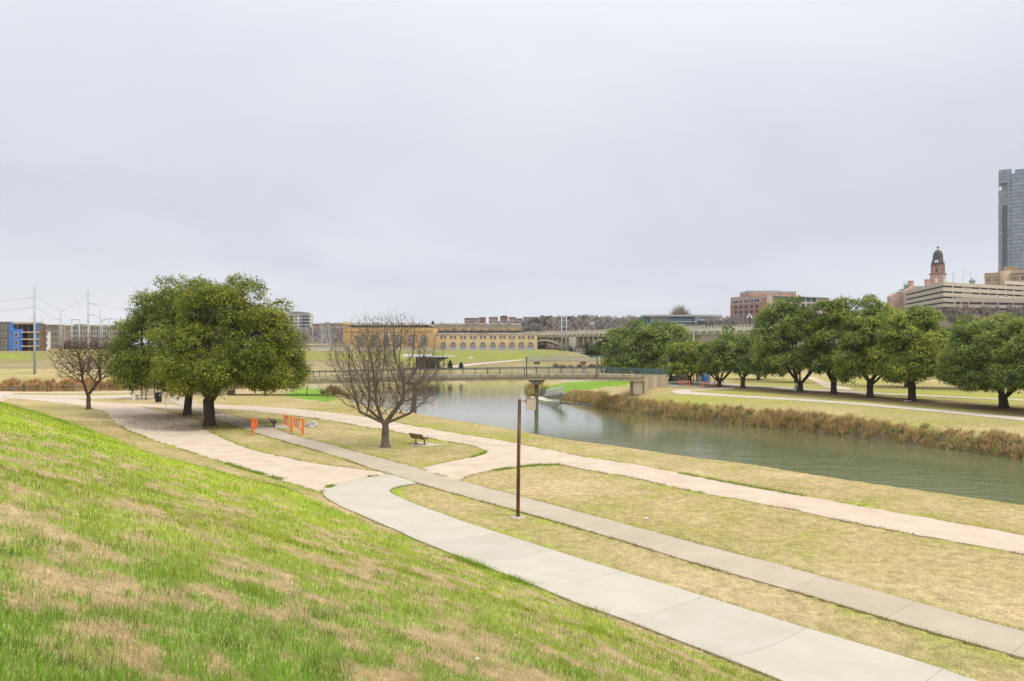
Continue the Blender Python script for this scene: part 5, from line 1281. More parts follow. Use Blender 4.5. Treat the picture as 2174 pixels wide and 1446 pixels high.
R(M_wstu, 604.2, 615.5, 662, 704, 'stair_tower', cn, CY, 1.6, 8); R(mat('podium_grey', (.22,.22,.23), .8, .3, .4), 596, 662, 704.1, 712, 'podium', cn, CY, 2.5, 9); R(M_wstu, 656.5, 659, 664.5, 668, 'chimney', cn, CY, 0, 3)
mb = MB(); xc = XD(608.8, CY); mb.lathe((xc, CY+3, ZD(662, CY)), [(2.6, 0), (2.6, .5), (2.4, 1.3), (1.9, 2.1), (1.0, 2.75), (.15, 3.1)], 14); part('dome', mb, mat('dome_slate', (.13,.125,.12), .6, .1, .4), cn, True)
block('apartment_block', 'pinkish apartment block between the white condominium and the power plant', 662, 700, 688, 712, 640, M_pinkst, 3, 8, steps=((679, 686, 687.3, M_beige), (690.5, 698.5, 685.3, M_pinkst)), group='apartments beside the condominium', ww=.45)
block('apartment_block', 'tan apartment block touching the left edge of the power plant', 700.5, 733, 687, 712, 640, M_tanst, 3, 7, steps=((713, 720, 686.3, M_beige),), group='apartments beside the condominium', ww=.45)
HG = 'apartments along the far hilltop'
for (x0, x1, yt, m_, lab, wn) in ((986, 1015, 676.2, M_tanst, 'leftmost tan hilltop apartment block with a low roof', 7), (1016.5, 1031, 674.6, M_redbr, 'narrow red brick hilltop block right of the tan one', 4), (1038, 1057, 674.2, M_pinkst, 'pinkish hilltop block between two red brick ones', 5), (1062, 1078, 673, M_redbr, 'red brick hilltop block with a gabled roof', 4),
        (1080.5, 1095, 674.2, M_pinkst, 'narrow pinkish hilltop block', 4), (1096, 1109, 677, M_greyst, 'grey hilltop block set lower than its neighbours', 4), (1111, 1136, 674, M_beige, 'wide beige hilltop block', 7), (1147, 1157, 672.5, M_redbr, 'small red brick hilltop block with a pointed roof', 3), (1160, 1173, 672.2, M_redbr, 'tall red brick hilltop block behind the steel frame', 4), (1173.6, 1185, 674.2, M_beige, 'cream hilltop block at the right end of the row', 3)):
    t = block('hilltop_apartment', lab, x0, x1, yt, 692, 730, m_, 3, wn, roof=M_roofs, group=HG, ww=.45)
    if 'gabled' in lab or 'pointed' in lab:
        mb = MB(); k = 730/F; mb.prism([(x0-.5, yt-1.25), ((x0+x1)/2, yt-3.6), (x1+.5, yt-1.25)][::-1], (k,0,0), (0,0,-k), (XD(0, 730), 729.4, ZD(0, 730)), (0, 14, 0)); part('gable', mb, m_, t)

# ---- college building with long flat roof
KY = 440.0
M_panel = mat('grey_metal_panel', (.36,.37,.39), .6, .1, .25); M_tealg = mat('teal_glass', (.045,.13,.15), .12, .45, .25, 0, (.08,.2,.24), spec=.7)
cg = thing('college_building', 'long low building with teal glass and a thin flat roof', 'building', (XD(1450, KY), KY, ZD(705, KY)))
R(M_panel, 1380, 1532, 672.4, 720, 'wall', cg, KY, 0, 10); R(mat('roof_fascia', (.43,.42,.40), .6, .1, .4), 1366, 1531.5, 668.4, 672.3, 'roof', cg, KY, 2, 13)
R(M_tealg, 1357, 1379.9, 673.2, 720, 'glass_wing', cg, KY, -2, 8); R(M_dark, 1420, 1474, 672.6, 674.2, 'soffit', cg, KY, .3, .25)
R(M_tealg, 1420, 1474, 674.3, 682, 'glazing', cg, KY, .3, .25); R(M_white, 1420, 1475, 682.1, 683.2, 'floor_band', cg, KY, .6, .5); R(M_tealg, 1436, 1474, 683.3, 691.6, 'glazing', cg, KY, .3, .25); R(M_white, 1436, 1475, 691.7, 693, 'floor_band', cg, KY, .6, .5)
R(M_panel, 1474.5, 1481.5, 672.8, 720, 'pier', cg, KY, 1.2, 1.1); R(M_tealg, 1482, 1556, 681, 720, 'curved_glass', cg, KY, 5, 9)
R(M_white, 1481, 1558, 679.2, 680.9, 'lower_roof', cg, KY, 6, 11)
for q in range(13): R(M_panel, 1487+q*5.4, 1487.5+q*5.4, 681.2, 720, 'mullion', cg, KY, 5.12, .1)

# ---- brick office block
bo = thing('office_block', 'red brick and tan office block with grey rooftop plant rooms', 'building', (XD(1628, 462), 462, ZD(690, 462)))
M_obr = mat('office_brick', (.42,.21,.145), .9, .15, .5, 0, (.51,.275,.195)); M_ost = mat('office_stone', (.52,.41,.335), .9, .08, .3); M_plant = mat('plant_screen', (.33,.37,.38), .6, .08, .5)
WL_ = Wall(1551, 489, 1628.6, 462); WR_ = Wall(1628.6, 462, 1760, 492)
ztop = ZD(625.3, 462); zbase = ZD(700, 462)
mb = MB(); plan_prism(mb, [tuple(WL_.A), tuple(WL_.B), tuple(WR_.B), tuple(WR_.B+WR_.n*28), tuple(WL_.A+WL_.n*28)], zbase, ztop); part('wall', mb, M_ost, bo)
mb = MB(); WL_.box(mb, .0, WL_.L, -.25, -.02, zbase, ZD(642.5, 462)); part('brick_face', mb, M_obr, bo)
mb = MB(); WL_.box(mb, 0, WL_.L, -.42, -.02, ZD(642.4, 462), ZD(641, 462)); part('string_course', mb, M_ost, bo)
for a, b in ((1551.6, 1555), (1616.5, 1627.8)):
    mb = MB(); WL_.box(mb, WL_.st(a), WL_.st(b), -.2, -.02, ZD(640.9, 462), ZD(632, 462)); part('brick_panel', mb, M_obr, bo)
for j, (a, b) in enumerate(((1558, 1567), (1570.2, 1576.2), (1580.2, 1589), (1593, 1598.8), (1602.5, 1612.3))):
    mb = MB(); WL_.box(mb, WL_.st(a), WL_.st(b), -.12, -.02, ZD(639.9, 462), ZD(633.5, 462)); wf = part('window', mb, M_glassb, bo)
    mb = MB(); WL_.box(mb, WL_.st((a+b)/2-.5), WL_.st((a+b)/2+.5), -.2, -.125, ZD(639.9, 462), ZD(633.5, 462)); part('mullion', mb, M_ost, wf)
    c = (a+b)/2
    mb = MB(); WL_.box(mb, WL_.st(c-4.4), WL_.st(c+4.4), -.5, -.26, ZD(645.2, 462), ZD(644, 462)); part('lintel', mb, M_ost, bo)
    for y0, y1 in ((645.4, 652.6), (656, 664), (667, 674), (677, 684)):
        mb = MB(); WL_.box(mb, WL_.st(c-3), WL_.st(c+3), -.36, -.26, ZD(y1, 462), ZD(y0, 462)); wf = part('window', mb, M_glassb, bo)
        mb = MB(); WL_.box(mb, WL_.st(c-.3), WL_.st(c+.3), -.43, -.365, ZD(y1, 462), ZD(y0, 462)); part('mullion', mb, M_dark, wf)
    for y0 in (653.2, 664.6):
        for dx in (-1.6, 1.6):
            mb = MB(); WL_.box(mb, WL_.st(c+dx-1), WL_.st(c+dx+1), -.4, -.26, ZD(y0+2, 462), ZD(y0, 462)); part('spandrel', mb, M_ost, bo)
for j in range(8):
    a = 1642.2+j*11.6
    mb = MB(); WR_.rect(mb, a, a+9, 631.2, 640.5, .15); part('window', mb, M_glassb, bo)
    if j: mb = MB(); WR_.rect(mb, a+1.5, a+8.5, 644.6, 663, .15); part('window', mb, M_glassb, bo)
mb = MB(); WR_.rect(mb, 1640.5, 1760, 629.8, 631.1, .9); part('sunshade', mb, M_panel, bo)
for (a, b, y0, y1, Y) in ((1589, 1656, 617, 622, 474), (1658.5, 1690, 618.6, 622.6, 476)):
    R(M_plant, a, b, y0, y1, 'plant_screen', bo, Y, 0, 18); R(M_obr, a+.05, b-.05, y1+.02, 628, 'penthouse', bo, Y, 0, 18)

# ---- parking garage
M_gar = mat('garage_concrete', (.49,.425,.325), .9, .12, .25, 0, (.60,.525,.41), var_detail=8); M_garp = mat('garage_concrete_pinkish', (.40,.335,.27), .9, .15, .3, 0, (.50,.42,.35), stretch=(1,1,.3))
ga = thing('parking_garage', 'multi storey tan concrete parking garage with long dark openings', 'building', (XD(2003, 452), 452, ZD(690, 452)))
Lp = (XD(1922, 530), 530.); Cp = (XD(2003, 452), 452.); Rp = (XD(2220, 500), 500.)
plan = [Lp, Cp, Rp, (Rp[0]*575/500.+2, 575.), (Lp[0]*600/530.+6, 600.)]
def storeys(pl, bands, parent, m_, inset=1.6, ymin=None):
    zlo = ZD(ymin or 690, 452)
    for (y0, y1) in bands:
        mb = MB(); plan_prism(mb, pl, ZD(y1, 452), ZD(y0, 452)); part('parapet', mb, m_, parent)
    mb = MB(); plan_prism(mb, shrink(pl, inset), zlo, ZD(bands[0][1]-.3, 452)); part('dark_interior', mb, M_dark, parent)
bands = [(598.6, 606), (609.8, 617.6), (621.4, 629), (632.8, 640.5), (644.3, 651.8), (655.6, 675)]
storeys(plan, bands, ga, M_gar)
gw = Wall(2003, 452, 2220, 500); gl = Wall(1922, 530, 2003, 452)
for px_ in (2024, 2046, 2050, 2056, 2062, 2082, 2100, 2118, 2136, 2154, 2172):
    for (y0, y1) in ((606, 609.8), (617.6, 621.4), (629, 632.8)):
        mb = MB(); s = gw.st(px_); gw.box(mb, s-.5, s+.5, .25, .9, ZD(y1, 452)+.01, ZD(y0, 452)-.01); part('column', mb, M_gar, ga)
plan2 = [(XD(2027, 436), 436.), (XD(2260, 452), 452.), (XD(2260, 452)+6, 470.), (XD(2029, 449), 449.)]
g2 = thing('parking_garage', 'lower front parking deck of stained concrete before the taller garage', 'building', (XD(2100, 440), 440, ZD(690, 440)))
k2 = 436/452
storeys(plan2, [(735-(735-a)*k2, 735-(735-b)*k2) for a, b in ((631.8, 641), (646, 653), (658, 665.5), (670, 690))], g2, M_garp, 1.2)
gw2 = Wall(2027, 436, 2260, 452)
for px_ in (2027.6, 2041, 2057, 2087, 2119, 2151, 2180):
    for (y0, y1) in ((641, 646), (653, 658), (665.5, 670)):
        mb = MB(); s = gw2.st(px_); gw2.box(mb, s-.35, s+.55, .12, .7, ZD(y1, 436)+.01, ZD(y0, 436)-.01); part('column', mb, M_garp, g2)
plan3 = [(XD(2086, 505), 511.), (XD(2240, 540), 548.), (XD(2240, 540), 590.), (XD(2096, 560), 585.)]
g3 = thing('parking_garage', 'upper rear parking deck rising above the garage roof at right', 'building', (XD(2150, 540), 540, ZD(640, 540)))
for (y0, y1) in ((596, 603.2), (607.4, 614.4), (618.4, 630)):
    mb = MB(); plan_prism(mb, [(XD(2133, 530), 530.), (XD(2260, 560), 560.), (XD(2260, 560)*1.08, 606.), (XD(2134, 590), 590.)], ZD(y1, 530), ZD(y0, 530)); part('parapet', mb, M_gar, g3)
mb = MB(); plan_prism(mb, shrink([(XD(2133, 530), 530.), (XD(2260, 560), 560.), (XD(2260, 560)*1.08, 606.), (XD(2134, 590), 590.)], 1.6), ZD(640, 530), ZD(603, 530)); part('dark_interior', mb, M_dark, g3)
for px_ in (2137, 2154, 2172):
    for y0, y1 in ((603.2, 607.4), (614.4, 618.4)):
        w3 = Wall(2133, 530, 2260, 560); mb = MB(); s = w3.st(px_); w3.box(mb, s-.6, s+.6, .2, .9, ZD(y1, 530)+.01, ZD(y0, 530)-.01); part('column', mb, M_gar, g3)
for px_, yt, lab in ((2022.5, 583, 'shortest roof lamp pole, first from the clock tower'), (2025.5, 580.5, 'roof lamp pole with a double head, second from the clock tower'), (2045, 574.5, 'tallest roof lamp pole on the garage'), (2060.5, 578, 'roof lamp pole behind the green cupola')):
    Y = 490; t = thing('lamp_pole', lab, 'lamp pole', (XD(px_, Y), Y, ZD(605, Y)), 0, 'lamp poles on the garage roof'); mb = MB(); x = XD(px_, Y); mb.tube([(x, Y, ZD(605, Y)), (x, Y, ZD(yt, Y))], .13, 6); part('pole', mb, M_galv, t)
    mb = MB(); mb.box(x-.9, x+.9, Y-.15, Y+.15, ZD(yt, Y), ZD(yt, Y)+.2); part('lamp_head', mb, M_galv, t)
vn_ = thing('parked_van', 'white van parked on the roof of the lower front deck', 'van', (XD(2135, 446), 446, ZD(631.8, 436)*1.0))
x, y, z = XD(2134, 446), 446, ZD(634.6, 446)
mb = MB(); mb.prism([(-2.4, .45), (2.3, .45), (2.4, 1.1), (1.7, 1.25), (1.2, 2.05), (-2.4, 2.1)], (1,0,0), (0,0,1), (x, y-.9, z), (0, 1.8, 0)); part('body', mb, M_white, vn_)
for dx in (-1.5, -.4, .7):
    mb = MB(); mb.box(x+dx-.4, x+dx+.45, y-.95, y-.905, z+1.25, z+1.85); part('window', mb, M_glassd, vn_)
for dx in (-1.5, 1.5):
    for dy in (-.85, .75):
        mb = MB(); mb.tube([(x+dx, y+dy-.1, z+.36), (x+dx, y+dy+.1, z+.36)], .36, 12); part('wheel', mb, M_black, vn_)

# ---- courthouse with clock tower
HY_ = 610.0; k = HY_/F
M_gran = mat('pink_granite', (.45,.29,.22), .9, .15, .3, 0, (.55,.37,.29)); M_grand = mat('granite_trim', (.30,.175,.125), .9, .15, .3); M_copper = mat('green_copper', (.24,.36,.28), .7, .15, .4); M_domes = mat('dome_lead', (.065,.052,.055), .5, .25, .3)
ch = thing('courthouse', 'pink granite courthouse with green copper roofs and a domed clock tower', 'building', (XD(1990, HY_), HY_, ZD(660, HY_)))
def GP(pts, m_, nm, Y0, dep):
    mb = MB(); kk_ = Y0/F; mb.prism(pts[::-1], (kk_,0,0), (0,0,-kk_), (XD(0, Y0), Y0, ZD(0, Y0)), (0, dep, 0)); return part(nm, mb, m_, ch)
GP([(1890, 660), (1890, 629.5), (1905, 621.5), (1921, 629.5), (1921, 660)], M_gran, 'gable_wing', HY_, 5)
GP([(1920.5, 660), (1920.5, 618.5), (1941, 607), (1963, 618), (1975, 618), (1975, 660)], M_gran, 'gable_wing', HY_-4, 6)
GP([(1889, 629.4), (1905, 620.6), (1916, 626), (1930, 626), (1930, 622), (1919, 616), (1909, 621), (1896, 625)], M_copper, 'roof', HY_+3, 5)
GP([(1908, 621), (1917, 613), (1931, 613), (1940, 621)], M_copper, 'roof', HY_+6, 5)
GP([(1940, 607.5), (1968, 607.5), (1975, 618)], M_copper, 'roof', HY_+2, 5)
GP([(1975.5, 660), (1975.5, 604), (2085, 604), (2085, 660)], M_gran, 'main_wall', HY_+4, 5)
def cupola(px_, yt, yb, r):
    x = XD(px_, HY_+10); z0 = ZD(yb, HY_+10); z1 = ZD(yt, HY_+10); h = z1-z0
    mb = MB(); mb.lathe((x, HY_+10, z0), [(r*.92, 0), (r*.92, h*.5), (r*1.12, h*.52), (r*1.12, h*.58), (r*.7, h*.75), (r*.18, h*.9), (r*.08, h)], 8); part('cupola', mb, M_copper, ch)
cupola(1924, 600.5, 614, 2.2); cupola(2064, 590, 605, 2.5)
for a, b, y0 in ((1932.3, 1939.6, 596), (1967.5, 1976.2, 593.2)):
    mb = MB(); pbox(mb, a, b, y0+1.5, 620, HY_+1, 3.2); part('chimney', mb, M_gran, ch); mb = MB(); pbox(mb, a-.6, b+.6, y0, y0+1.45, HY_+.7, 3.8); part('chimney_cap', mb, M_grand, ch)
tx, ty = XD(1991.2, HY_+12), HY_+12; kt = ty/F
def zt(y): return ZD(y, ty)
def sq(mb, side, y0, y1): mb.rbox((tx, ty, (zt(y0)+zt(y1))/2), (side, side, zt(y0)-zt(y1)), RAD(45)); return mb
part('tower_base', sq(MB(), 34*kt/1.414, 583.6, 625), M_gran, ch); part('cornice', sq(MB(), 37*kt/1.414, 580.4, 583.5), M_grand, ch)
part('tower_shaft', sq(MB(), 27.5*kt/1.414, 566.6, 580.3), M_gran, ch); part('cornice', sq(MB(), 31*kt/1.414, 563, 566.5), M_grand, ch)
mb = MB()
for ax, ay in ((0, -1), (1, 0), (0, 1), (-1, 0)): mb.tube([(tx+ax*13.2*kt, ty+ay*13.2*kt, zt(580.3)), (tx+ax*13.2*kt, ty+ay*13.2*kt, zt(566.6))], .75, 8)
for ax, ay in ((.62,-.38), (-.62,-.38), (.38,-.62), (-.38,-.62)): mb.tube([(tx+ax*13.9*kt, ty+ay*13.9*kt, zt(580.3)), (tx+ax*13.9*kt, ty+ay*13.9*kt, zt(566.6))], .5, 8)
part('column', mb, M_grand, ch)
mb = MB(); mb.lathe((tx, ty, zt(563)), [(12.3*kt, 0), (12.3*kt, 1.2), (11.8*kt, 3.0), (10.6*kt, 4.6), (9.6*kt, 5.4), (9.5*kt, 7.2), (9.1*kt, 9.2), (8.0*kt, 11.2), (6.2*kt, 12.6), (3.6*kt, 13.5), (2.2*kt, 13.9)], 16); part('dome', mb, M_domes, ch, True)
mb = MB(); mb.lathe((tx, ty, zt(563)+13.7), [(2.1*kt, 0), (1.7*kt, .3), (1.7*kt, 1.5), (2.2*kt, 1.7)], 10); part('lantern', mb, M_white, ch)
mb = MB(); mb.lathe((tx, ty, zt(563)+15.4), [(.6, 0), (.95, .4), (.95, 1.0), (.5, 1.5), (.08, 2.0)], 10); part('finial', mb, M_domes, ch, True)
for s in (-1, 1):
    nx, ny = s*.7071, -.7071; c0 = 10.6*kt
    mb = MB(); p0 = (tx+nx*c0, ty+ny*c0, zt(556.6)); p1 = (tx+nx*(c0+.55), ty+ny*(c0+.55), zt(556.6)); mb.tube([p0, p1], 1.65, 18); cf = part('clock_face', mb, M_white, ch)
    mb = MB(); ux, uy = -ny, nx; q = (tx+nx*(c0+.6), ty+ny*(c0+.6), zt(556.6)); mb.beam(q, (q[0], q[1], q[2]+1.2), .16); mb.beam(q, (q[0]+ux*.4, q[1]+uy*.4, q[2]-.8), .18); part('clock_hand', mb, M_black, cf)
    for side, y0, y1, w_, m_ in ((27.5, 570, 578, 1.7, M_glassd), (34, 591.5, 601, 2.0, M_white)):
        d = side*kt/1.414/2; mb = MB(); cx_, cy_ = tx+nx*(d+.1), ty+ny*(d+.1)
        h = zt(y0)-zt(y1); pts = [(-w_/2, 0), (w_/2, 0), (w_/2, h-w_/2)]+[(w_/2*math.cos(a), h-w_/2+w_/2*math.sin(a)) for a in (.6, 1.2, 1.57, 1.95, 2.5)]+[(-w_/2, h-w_/2)]
        mb.prism(pts, (ux, uy, 0), (0,0,1), (cx_, cy_, zt(y1)), (-nx*.3, -ny*.3, 0)); part('window', mb, m_, ch)
fp = thing('flagpole', 'thin pale flagpole in front of the courthouse gable', 'flagpole', (XD(1919.3, 560), 560, ZD(650, 560))); mb = MB(); mb.tube([(XD(1919.3, 560), 560, ZD(650, 560)), (XD(1919.3, 560), 560, ZD(595.5, 560))], .14, 6); part('pole', mb, M_galv, fp)
mb = MB(); mb.lathe((XD(1919.3, 560), 560, ZD(595.5, 560)), [(.06, -.2), (.25, 0), (.06, .25)], 8); part('ball', mb, M_white, fp)

# ---- beige civic building
BY_ = 620.0
M_civ = mat('civic_stone', (.47,.34,.215), .9, .1, .25); M_civt = mat('civic_trim', (.55,.42,.31), .9, .1, .25)
FC = facing(2090, BY_)
cv = thing('civic_building', 'tan stone civic building with rounded corner in front of the glass tower', 'building', (XD(2130, BY_), BY_, ZD(620, BY_)))
RF(FC, M_civ, 2090.5, 2120, 581, 640, 'wall', cv, 0, 20); RF(FC, M_civ, 2119, 2215, 576.5, 640, 'wall', cv, -1.5, 22); RF(FC, M_civ, 2132, 2161, 569, 577, 'penthouse', cv, -4, 14); RF(FC, M_civt, 2131, 2162, 568, 569.5, 'cornice', cv, -3.4, 15)
RF(FC, M_civt, 2089, 2120.5, 586.5, 588.5, 'cornice', cv, .7, 3); RF(FC, M_civt, 2147, 2215.5, 580.5, 583, 'cornice', cv, .5, 3); RF(FC, M_civt, 2090, 2120.2, 580, 581.4, 'cornice', cv, .4, 20)
mb = MB(); mb.lathe((*FC.pt(FC.st(2133), 4.5, 0)[:2], ZD(640, BY_)), [(5.6, 0), (5.6, ZD(577, BY_)-ZD(640, BY_))], 20); part('rounded_corner', mb, M_civ, cv, True)
for a in (2096, 2100, 2112, 2116, 2149, 2154.5, 2159.5, 2168.5, 2172): RF(FC, M_glassd, a, a+2.2, 593.5 if a < 2130 else 590, 597.5, 'window', cv, .15 if a < 2120 else -1.4, .2)
# ---- glass tower
TY = 780.0
def curtain(name, c, cl, px_, pz):
    m = bpy.data.materials.new(name); m.use_nodes = True; t = m.node_tree; b = t.nodes['Principled BSDF']
    b.inputs['Roughness'].default_value = .12; b.inputs['Specular IOR Level'].default_value = .9
    tcn = nd(t, 'ShaderNodeTexCoord'); sp = nd(t, 'ShaderNodeSeparateXYZ'); t.links.new(tcn.outputs['Object'], sp.inputs[0])
    sxy = mth(t, 'SUBTRACT', sp.outputs[0], mth(t, 'MULTIPLY', sp.outputs[1], .7))
    fx = mth(t, 'LESS_THAN', mth(t, 'FRACT', mth(t, 'DIVIDE', sxy, px_)), .13); fz = mth(t, 'LESS_THAN', mth(t, 'FRACT', mth(t, 'DIVIDE', sp.outputs[2], pz)), .26)
    cmb = nd(t, 'ShaderNodeCombineXYZ'); t.links.new(mth(t, 'FLOOR', mth(t, 'DIVIDE', sxy, px_)), cmb.inputs[0]); t.links.new(mth(t, 'FLOOR', mth(t, 'DIVIDE', sp.outputs[2], pz)), cmb.inputs[2])
    wn = nd(t, 'ShaderNodeTexWhiteNoise'); t.links.new(cmb.outputs[0], wn.inputs[0])
    r = nd(t, 'ShaderNodeValToRGB'); r.color_ramp.elements[0].color = (*[q*.72 for q in c], 1); r.color_ramp.elements[1].color = (*[q*1.25 for q in c], 1); t.links.new(wn.outputs['Value'], r.inputs[0])
    mxn = nd(t, 'ShaderNodeMix', data_type='RGBA'); t.links.new(mth(t, 'MAXIMUM', fx, fz), mxn.inputs[0]); t.links.new(r.outputs[0], mxn.inputs[6]); mxn.inputs[7].default_value = (*cl, 1); t.links.new(mxn.outputs[2], b.inputs['Base Color'])
    MATS[name] = m; return m
M_cw = curtain('tower_curtain_wall', (.26,.31,.345), (.145,.185,.215), 2.35, 4.1); M_cwd = curtain('tower_recess_glass', (.055,.085,.115), (.035,.05,.07), 2.35, 4.1)
FT = facing(2119.4, TY)
gt = thing('glass_tower', 'tall blue grey glass office tower at the right edge', 'building', (XD(2150, TY), TY, ZD(620, TY)))
RF(FT, M_cw, 2148.2, 2290, 372, 640, 'main_shaft', gt, 0, 45); RF(FT, M_cw, 2138.8, 2148, 372.3, 640, 'corner_strip', gt, -2.2, 30); RF(FT, M_cw, 2155, 2290, 358.5, 380, 'rear_top', gt, -16, 25)
RF(FT, M_cwd, 2127, 2138.7, 403.6, 640, 'recess', gt, -7, 20); RF(FT, M_cw, 2119.4, 2127.6, 404, 640, 'left_fin', gt, -4, 12); RF(FT, M_cw, 2127.7, 2138.7, 403.8, 437.5, 'upper_panel', gt, -3.8, 3)
RF(FT, M_cw, 2120, 2148, 360.4, 388.2, 'top_block', gt, -3, 22); RF(FT, M_cw, 2126.6, 2138.6, 388.3, 403.5, 'inner_glass', gt, -9, 10); RF(FT, M_panel, 2120.6, 2121.8, 388.3, 403.9, 'corner_post', gt, -4.2, 1)

# ================================================================ bare woodland on the far hills
M_brush = vcol_mat('winter_brush', .95, .15)
def brush(name, n, pxr, Yr, hr, cols, label, ntw=46, dens=None, wk=.011):
    px = rng.uniform(pxr[0], pxr[1], n); Y = rng.uniform(Yr[0], Yr[1], n)
    if dens is not None: kq = fbm(px*.03, Y*.02, 5, 2) > dens; px, Y = px[kq], Y[kq]
    x = (px-CX)/F*Y; z = terrain(x, Y); n = len(x)
    h = rng.uniform(hr[0], hr[1], n)*(.7+.6*fbm(px*.05, Y*.02, 8, 2)); Rr = h*rng.uniform(.38, .6, n)
    i = np.repeat(np.arange(n), ntw); m = len(i)
    az = rng.uniform(0, 6.283, m); el = np.arcsin(rng.uniform(.05, 1, m)); rr = rng.uniform(.75, 1.0, m)
    s = rng.uniform(.12, .6, m)
    def P(t, ex): return np.column_stack([x[i]+np.cos(az)*np.cos(el)*Rr[i]*t*ex, Y[i]+np.sin(az)*np.cos(el)*Rr[i]*t*ex, z[i]+h[i]*(.22+.78*np.sin(el)*rr)*t])
    a = P(s, 1); b = P(np.ones(m), 1); w_ = wk*Y[i]*.12*rng.uniform(.5, 1.2, m)
    d = np.column_stack([np.cos(az+1.57), np.sin(az+1.57), rng.uniform(-.6, .6, m)])*w_[:,None]
    V = np.stack([a-d, a+d, b], 1).reshape(-1, 3); tri = np.arange(3*m).reshape(-1, 3)
    tr = rng.uniform(0, 1, (n, 1)); c = np.array(cols[0])*tr+np.array(cols[1])*(1-tr); C = np.repeat(c[i]*rng.uniform(.7, 1.3, (m, 1)), 3, 0)
    o = link_mesh(name, np_mesh(name, V, tri, 3, C), M_brush); tag(o, label, 'woodland', kind='stuff'); return o
BC = ((.44,.375,.33), (.29,.265,.25))
brush('woodland', 1900, (925, 1600), (455, 700), (3.5, 7), BC, 'grey brown leafless wood covering the hill behind the viaduct')
brush('woodland', 160, (1195, 1420), (660, 700), (6, 10), BC, 'taller bare trees on the hill skyline')
brush('woodland', 340, (1160, 1352), (385, 475), (3, 6.5), BC, 'leafless scrub on the slope just behind the viaduct')
brush('woodland', 420, (560, 760), (500, 690), (5, 9), BC, 'bare wood on the slope below the white condominium')
brush('woodland', 240, (100, 270), (440, 490), (4, 7), ((.23,.215,.215), (.17,.17,.175)), 'grey brush in front of the distant apartments')
brush('woodland', 420, (1500, 1760), (395, 455), (3.5, 7), ((.36,.30,.27), (.25,.22,.21)), 'pale leafless wood below the brick office block')
brush('woodland', 240, (1880, 2230), (395, 432), (4, 8), ((.34,.28,.23), (.25,.21,.18)), 'bare brush below the parking garage', dens=.4)
brush('woodland', 14, (1435, 1452), (470, 480), (14, 17), ((.4,.36,.31), (.36,.31,.27)), 'pale bare treetop above the long flat roof', ntw=70, wk=.008)
def green_clumps(name, pts, label, col, lsz=.8):
    Vs = []; Cs = []
    for (px, Y, r) in pts:
        x = (px-CX)/F*Y; z = gz(x, Y); n = int(420); v = rng.normal(0, 1, (n, 3)); v /= np.linalg.norm(v, axis=1)[:,None]; v[:,2] = np.abs(v[:,2])
        c = np.array([x, Y, z+r*.3])+v*r*rng.uniform(.6, 1.05, (n, 1))*(1+.3*np.sin(v[:,0:1]*5+v[:,1:2]*4))
        V, _ = leaf_quads(c, v+rng.normal(0, .6, (n, 3)), np.full(n, lsz)*rng.uniform(.6, 1.3, n), rng); Vs.append(V); Cs.append(np.repeat(np.array(col)*rng.uniform(.6, 1.5, (n, 1)), 4, 0))
    V = np.vstack(Vs); o = link_mesh(name, np_mesh(name, V, np.arange(len(V)).reshape(-1, 4), 4, np.vstack(Cs)), M_leaf); tag(o, label, 'woodland', kind='stuff')
green_clumps('evergreen_woodland', [(rng.uniform(930, 1420), rng.uniform(470, 690), rng.uniform(2.5, 5)) for _ in range(75)]+[(rng.uniform(600, 730), rng.uniform(520, 680), rng.uniform(2, 3.6)) for _ in range(16)], 'dark evergreens scattered through the bare hillside wood', (.075,.085,.055))
# ================================================================ small things in the park
M_benchw = mat('bench_boards', (.24,.15,.075), .8, .25, 5, .2, stretch=(.3,1,1)); M_iron = mat('dark_iron', (.018,.015,.014), .5, .1, 4)
def bench(loc, rz, label, board):
    t = thing('park_bench', label, 'bench', loc, 0, 'benches along the trail'); cr, sr = math.cos(rz), math.sin(rz)
    def W(x, y, z): return (loc[0]+x*cr-y*sr, loc[1]+x*sr+y*cr, loc[2]+z)
    mb = MB()
    for i in range(4):
        y0 = -.28-.055*i; z0 = .50+.105*i; a, b = W(-.86, y0, z0), W(.86, y0, z0); c = ((a[0]+b[0])/2, (a[1]+b[1])/2, z0+loc[2]); mb.rbox(c, (1.72, .035, .095), rz, RAD(24))
    part('backrest', mb, board, t)
    mb = MB()
    for i in range(4): c = W(0, -.17+.125*i, .45+.012*i); mb.rbox(c, (1.72, .11, .035), rz)
    part('seat', mb, board, t)
    for s in (-.55, .55):
        mb = MB(); mb.tube([W(s, .0, -.05), W(s, 0, .42)], .045, 10); p = W(s, 0, .012); mb.rbox(p, (.24, .24, .02), rz); part('leg', mb, M_iron, t)
        mb = MB(); mb.beam(W(s, -.3, .42), W(s, .26, .43), .05, .035); mb.beam(W(s, -.26, .42), W(s, -.475, .9), .05, .035); part('bracket', mb, M_iron, t)
    mb = MB()
    for s in (-.87, .87): mb.beam(W(s, -.33, .62), W(s, .16, .64), .04); mb.beam(W(s, .14, .45), W(s, .14, .64), .035)
    part('armrest', mb, M_iron, t)
    return t
ba = onground(892, 943.5); bench((ba[0], ba[1], ba[2]+.04), RAD(-43), 'brown slatted park bench seen from behind beside the bare tree', M_benchw)
bb = onground(581.5, 906); bench((bb[0], bb[1], bb[2]+.04), RAD(-66), 'dark park bench beside the trail by the orange gates', M_iron)
bc = onground(288, 847); bench((bc[0], bc[1], bc[2]+.04), RAD(-40), 'dark brown park bench under the small shelter at left', M_benchw)

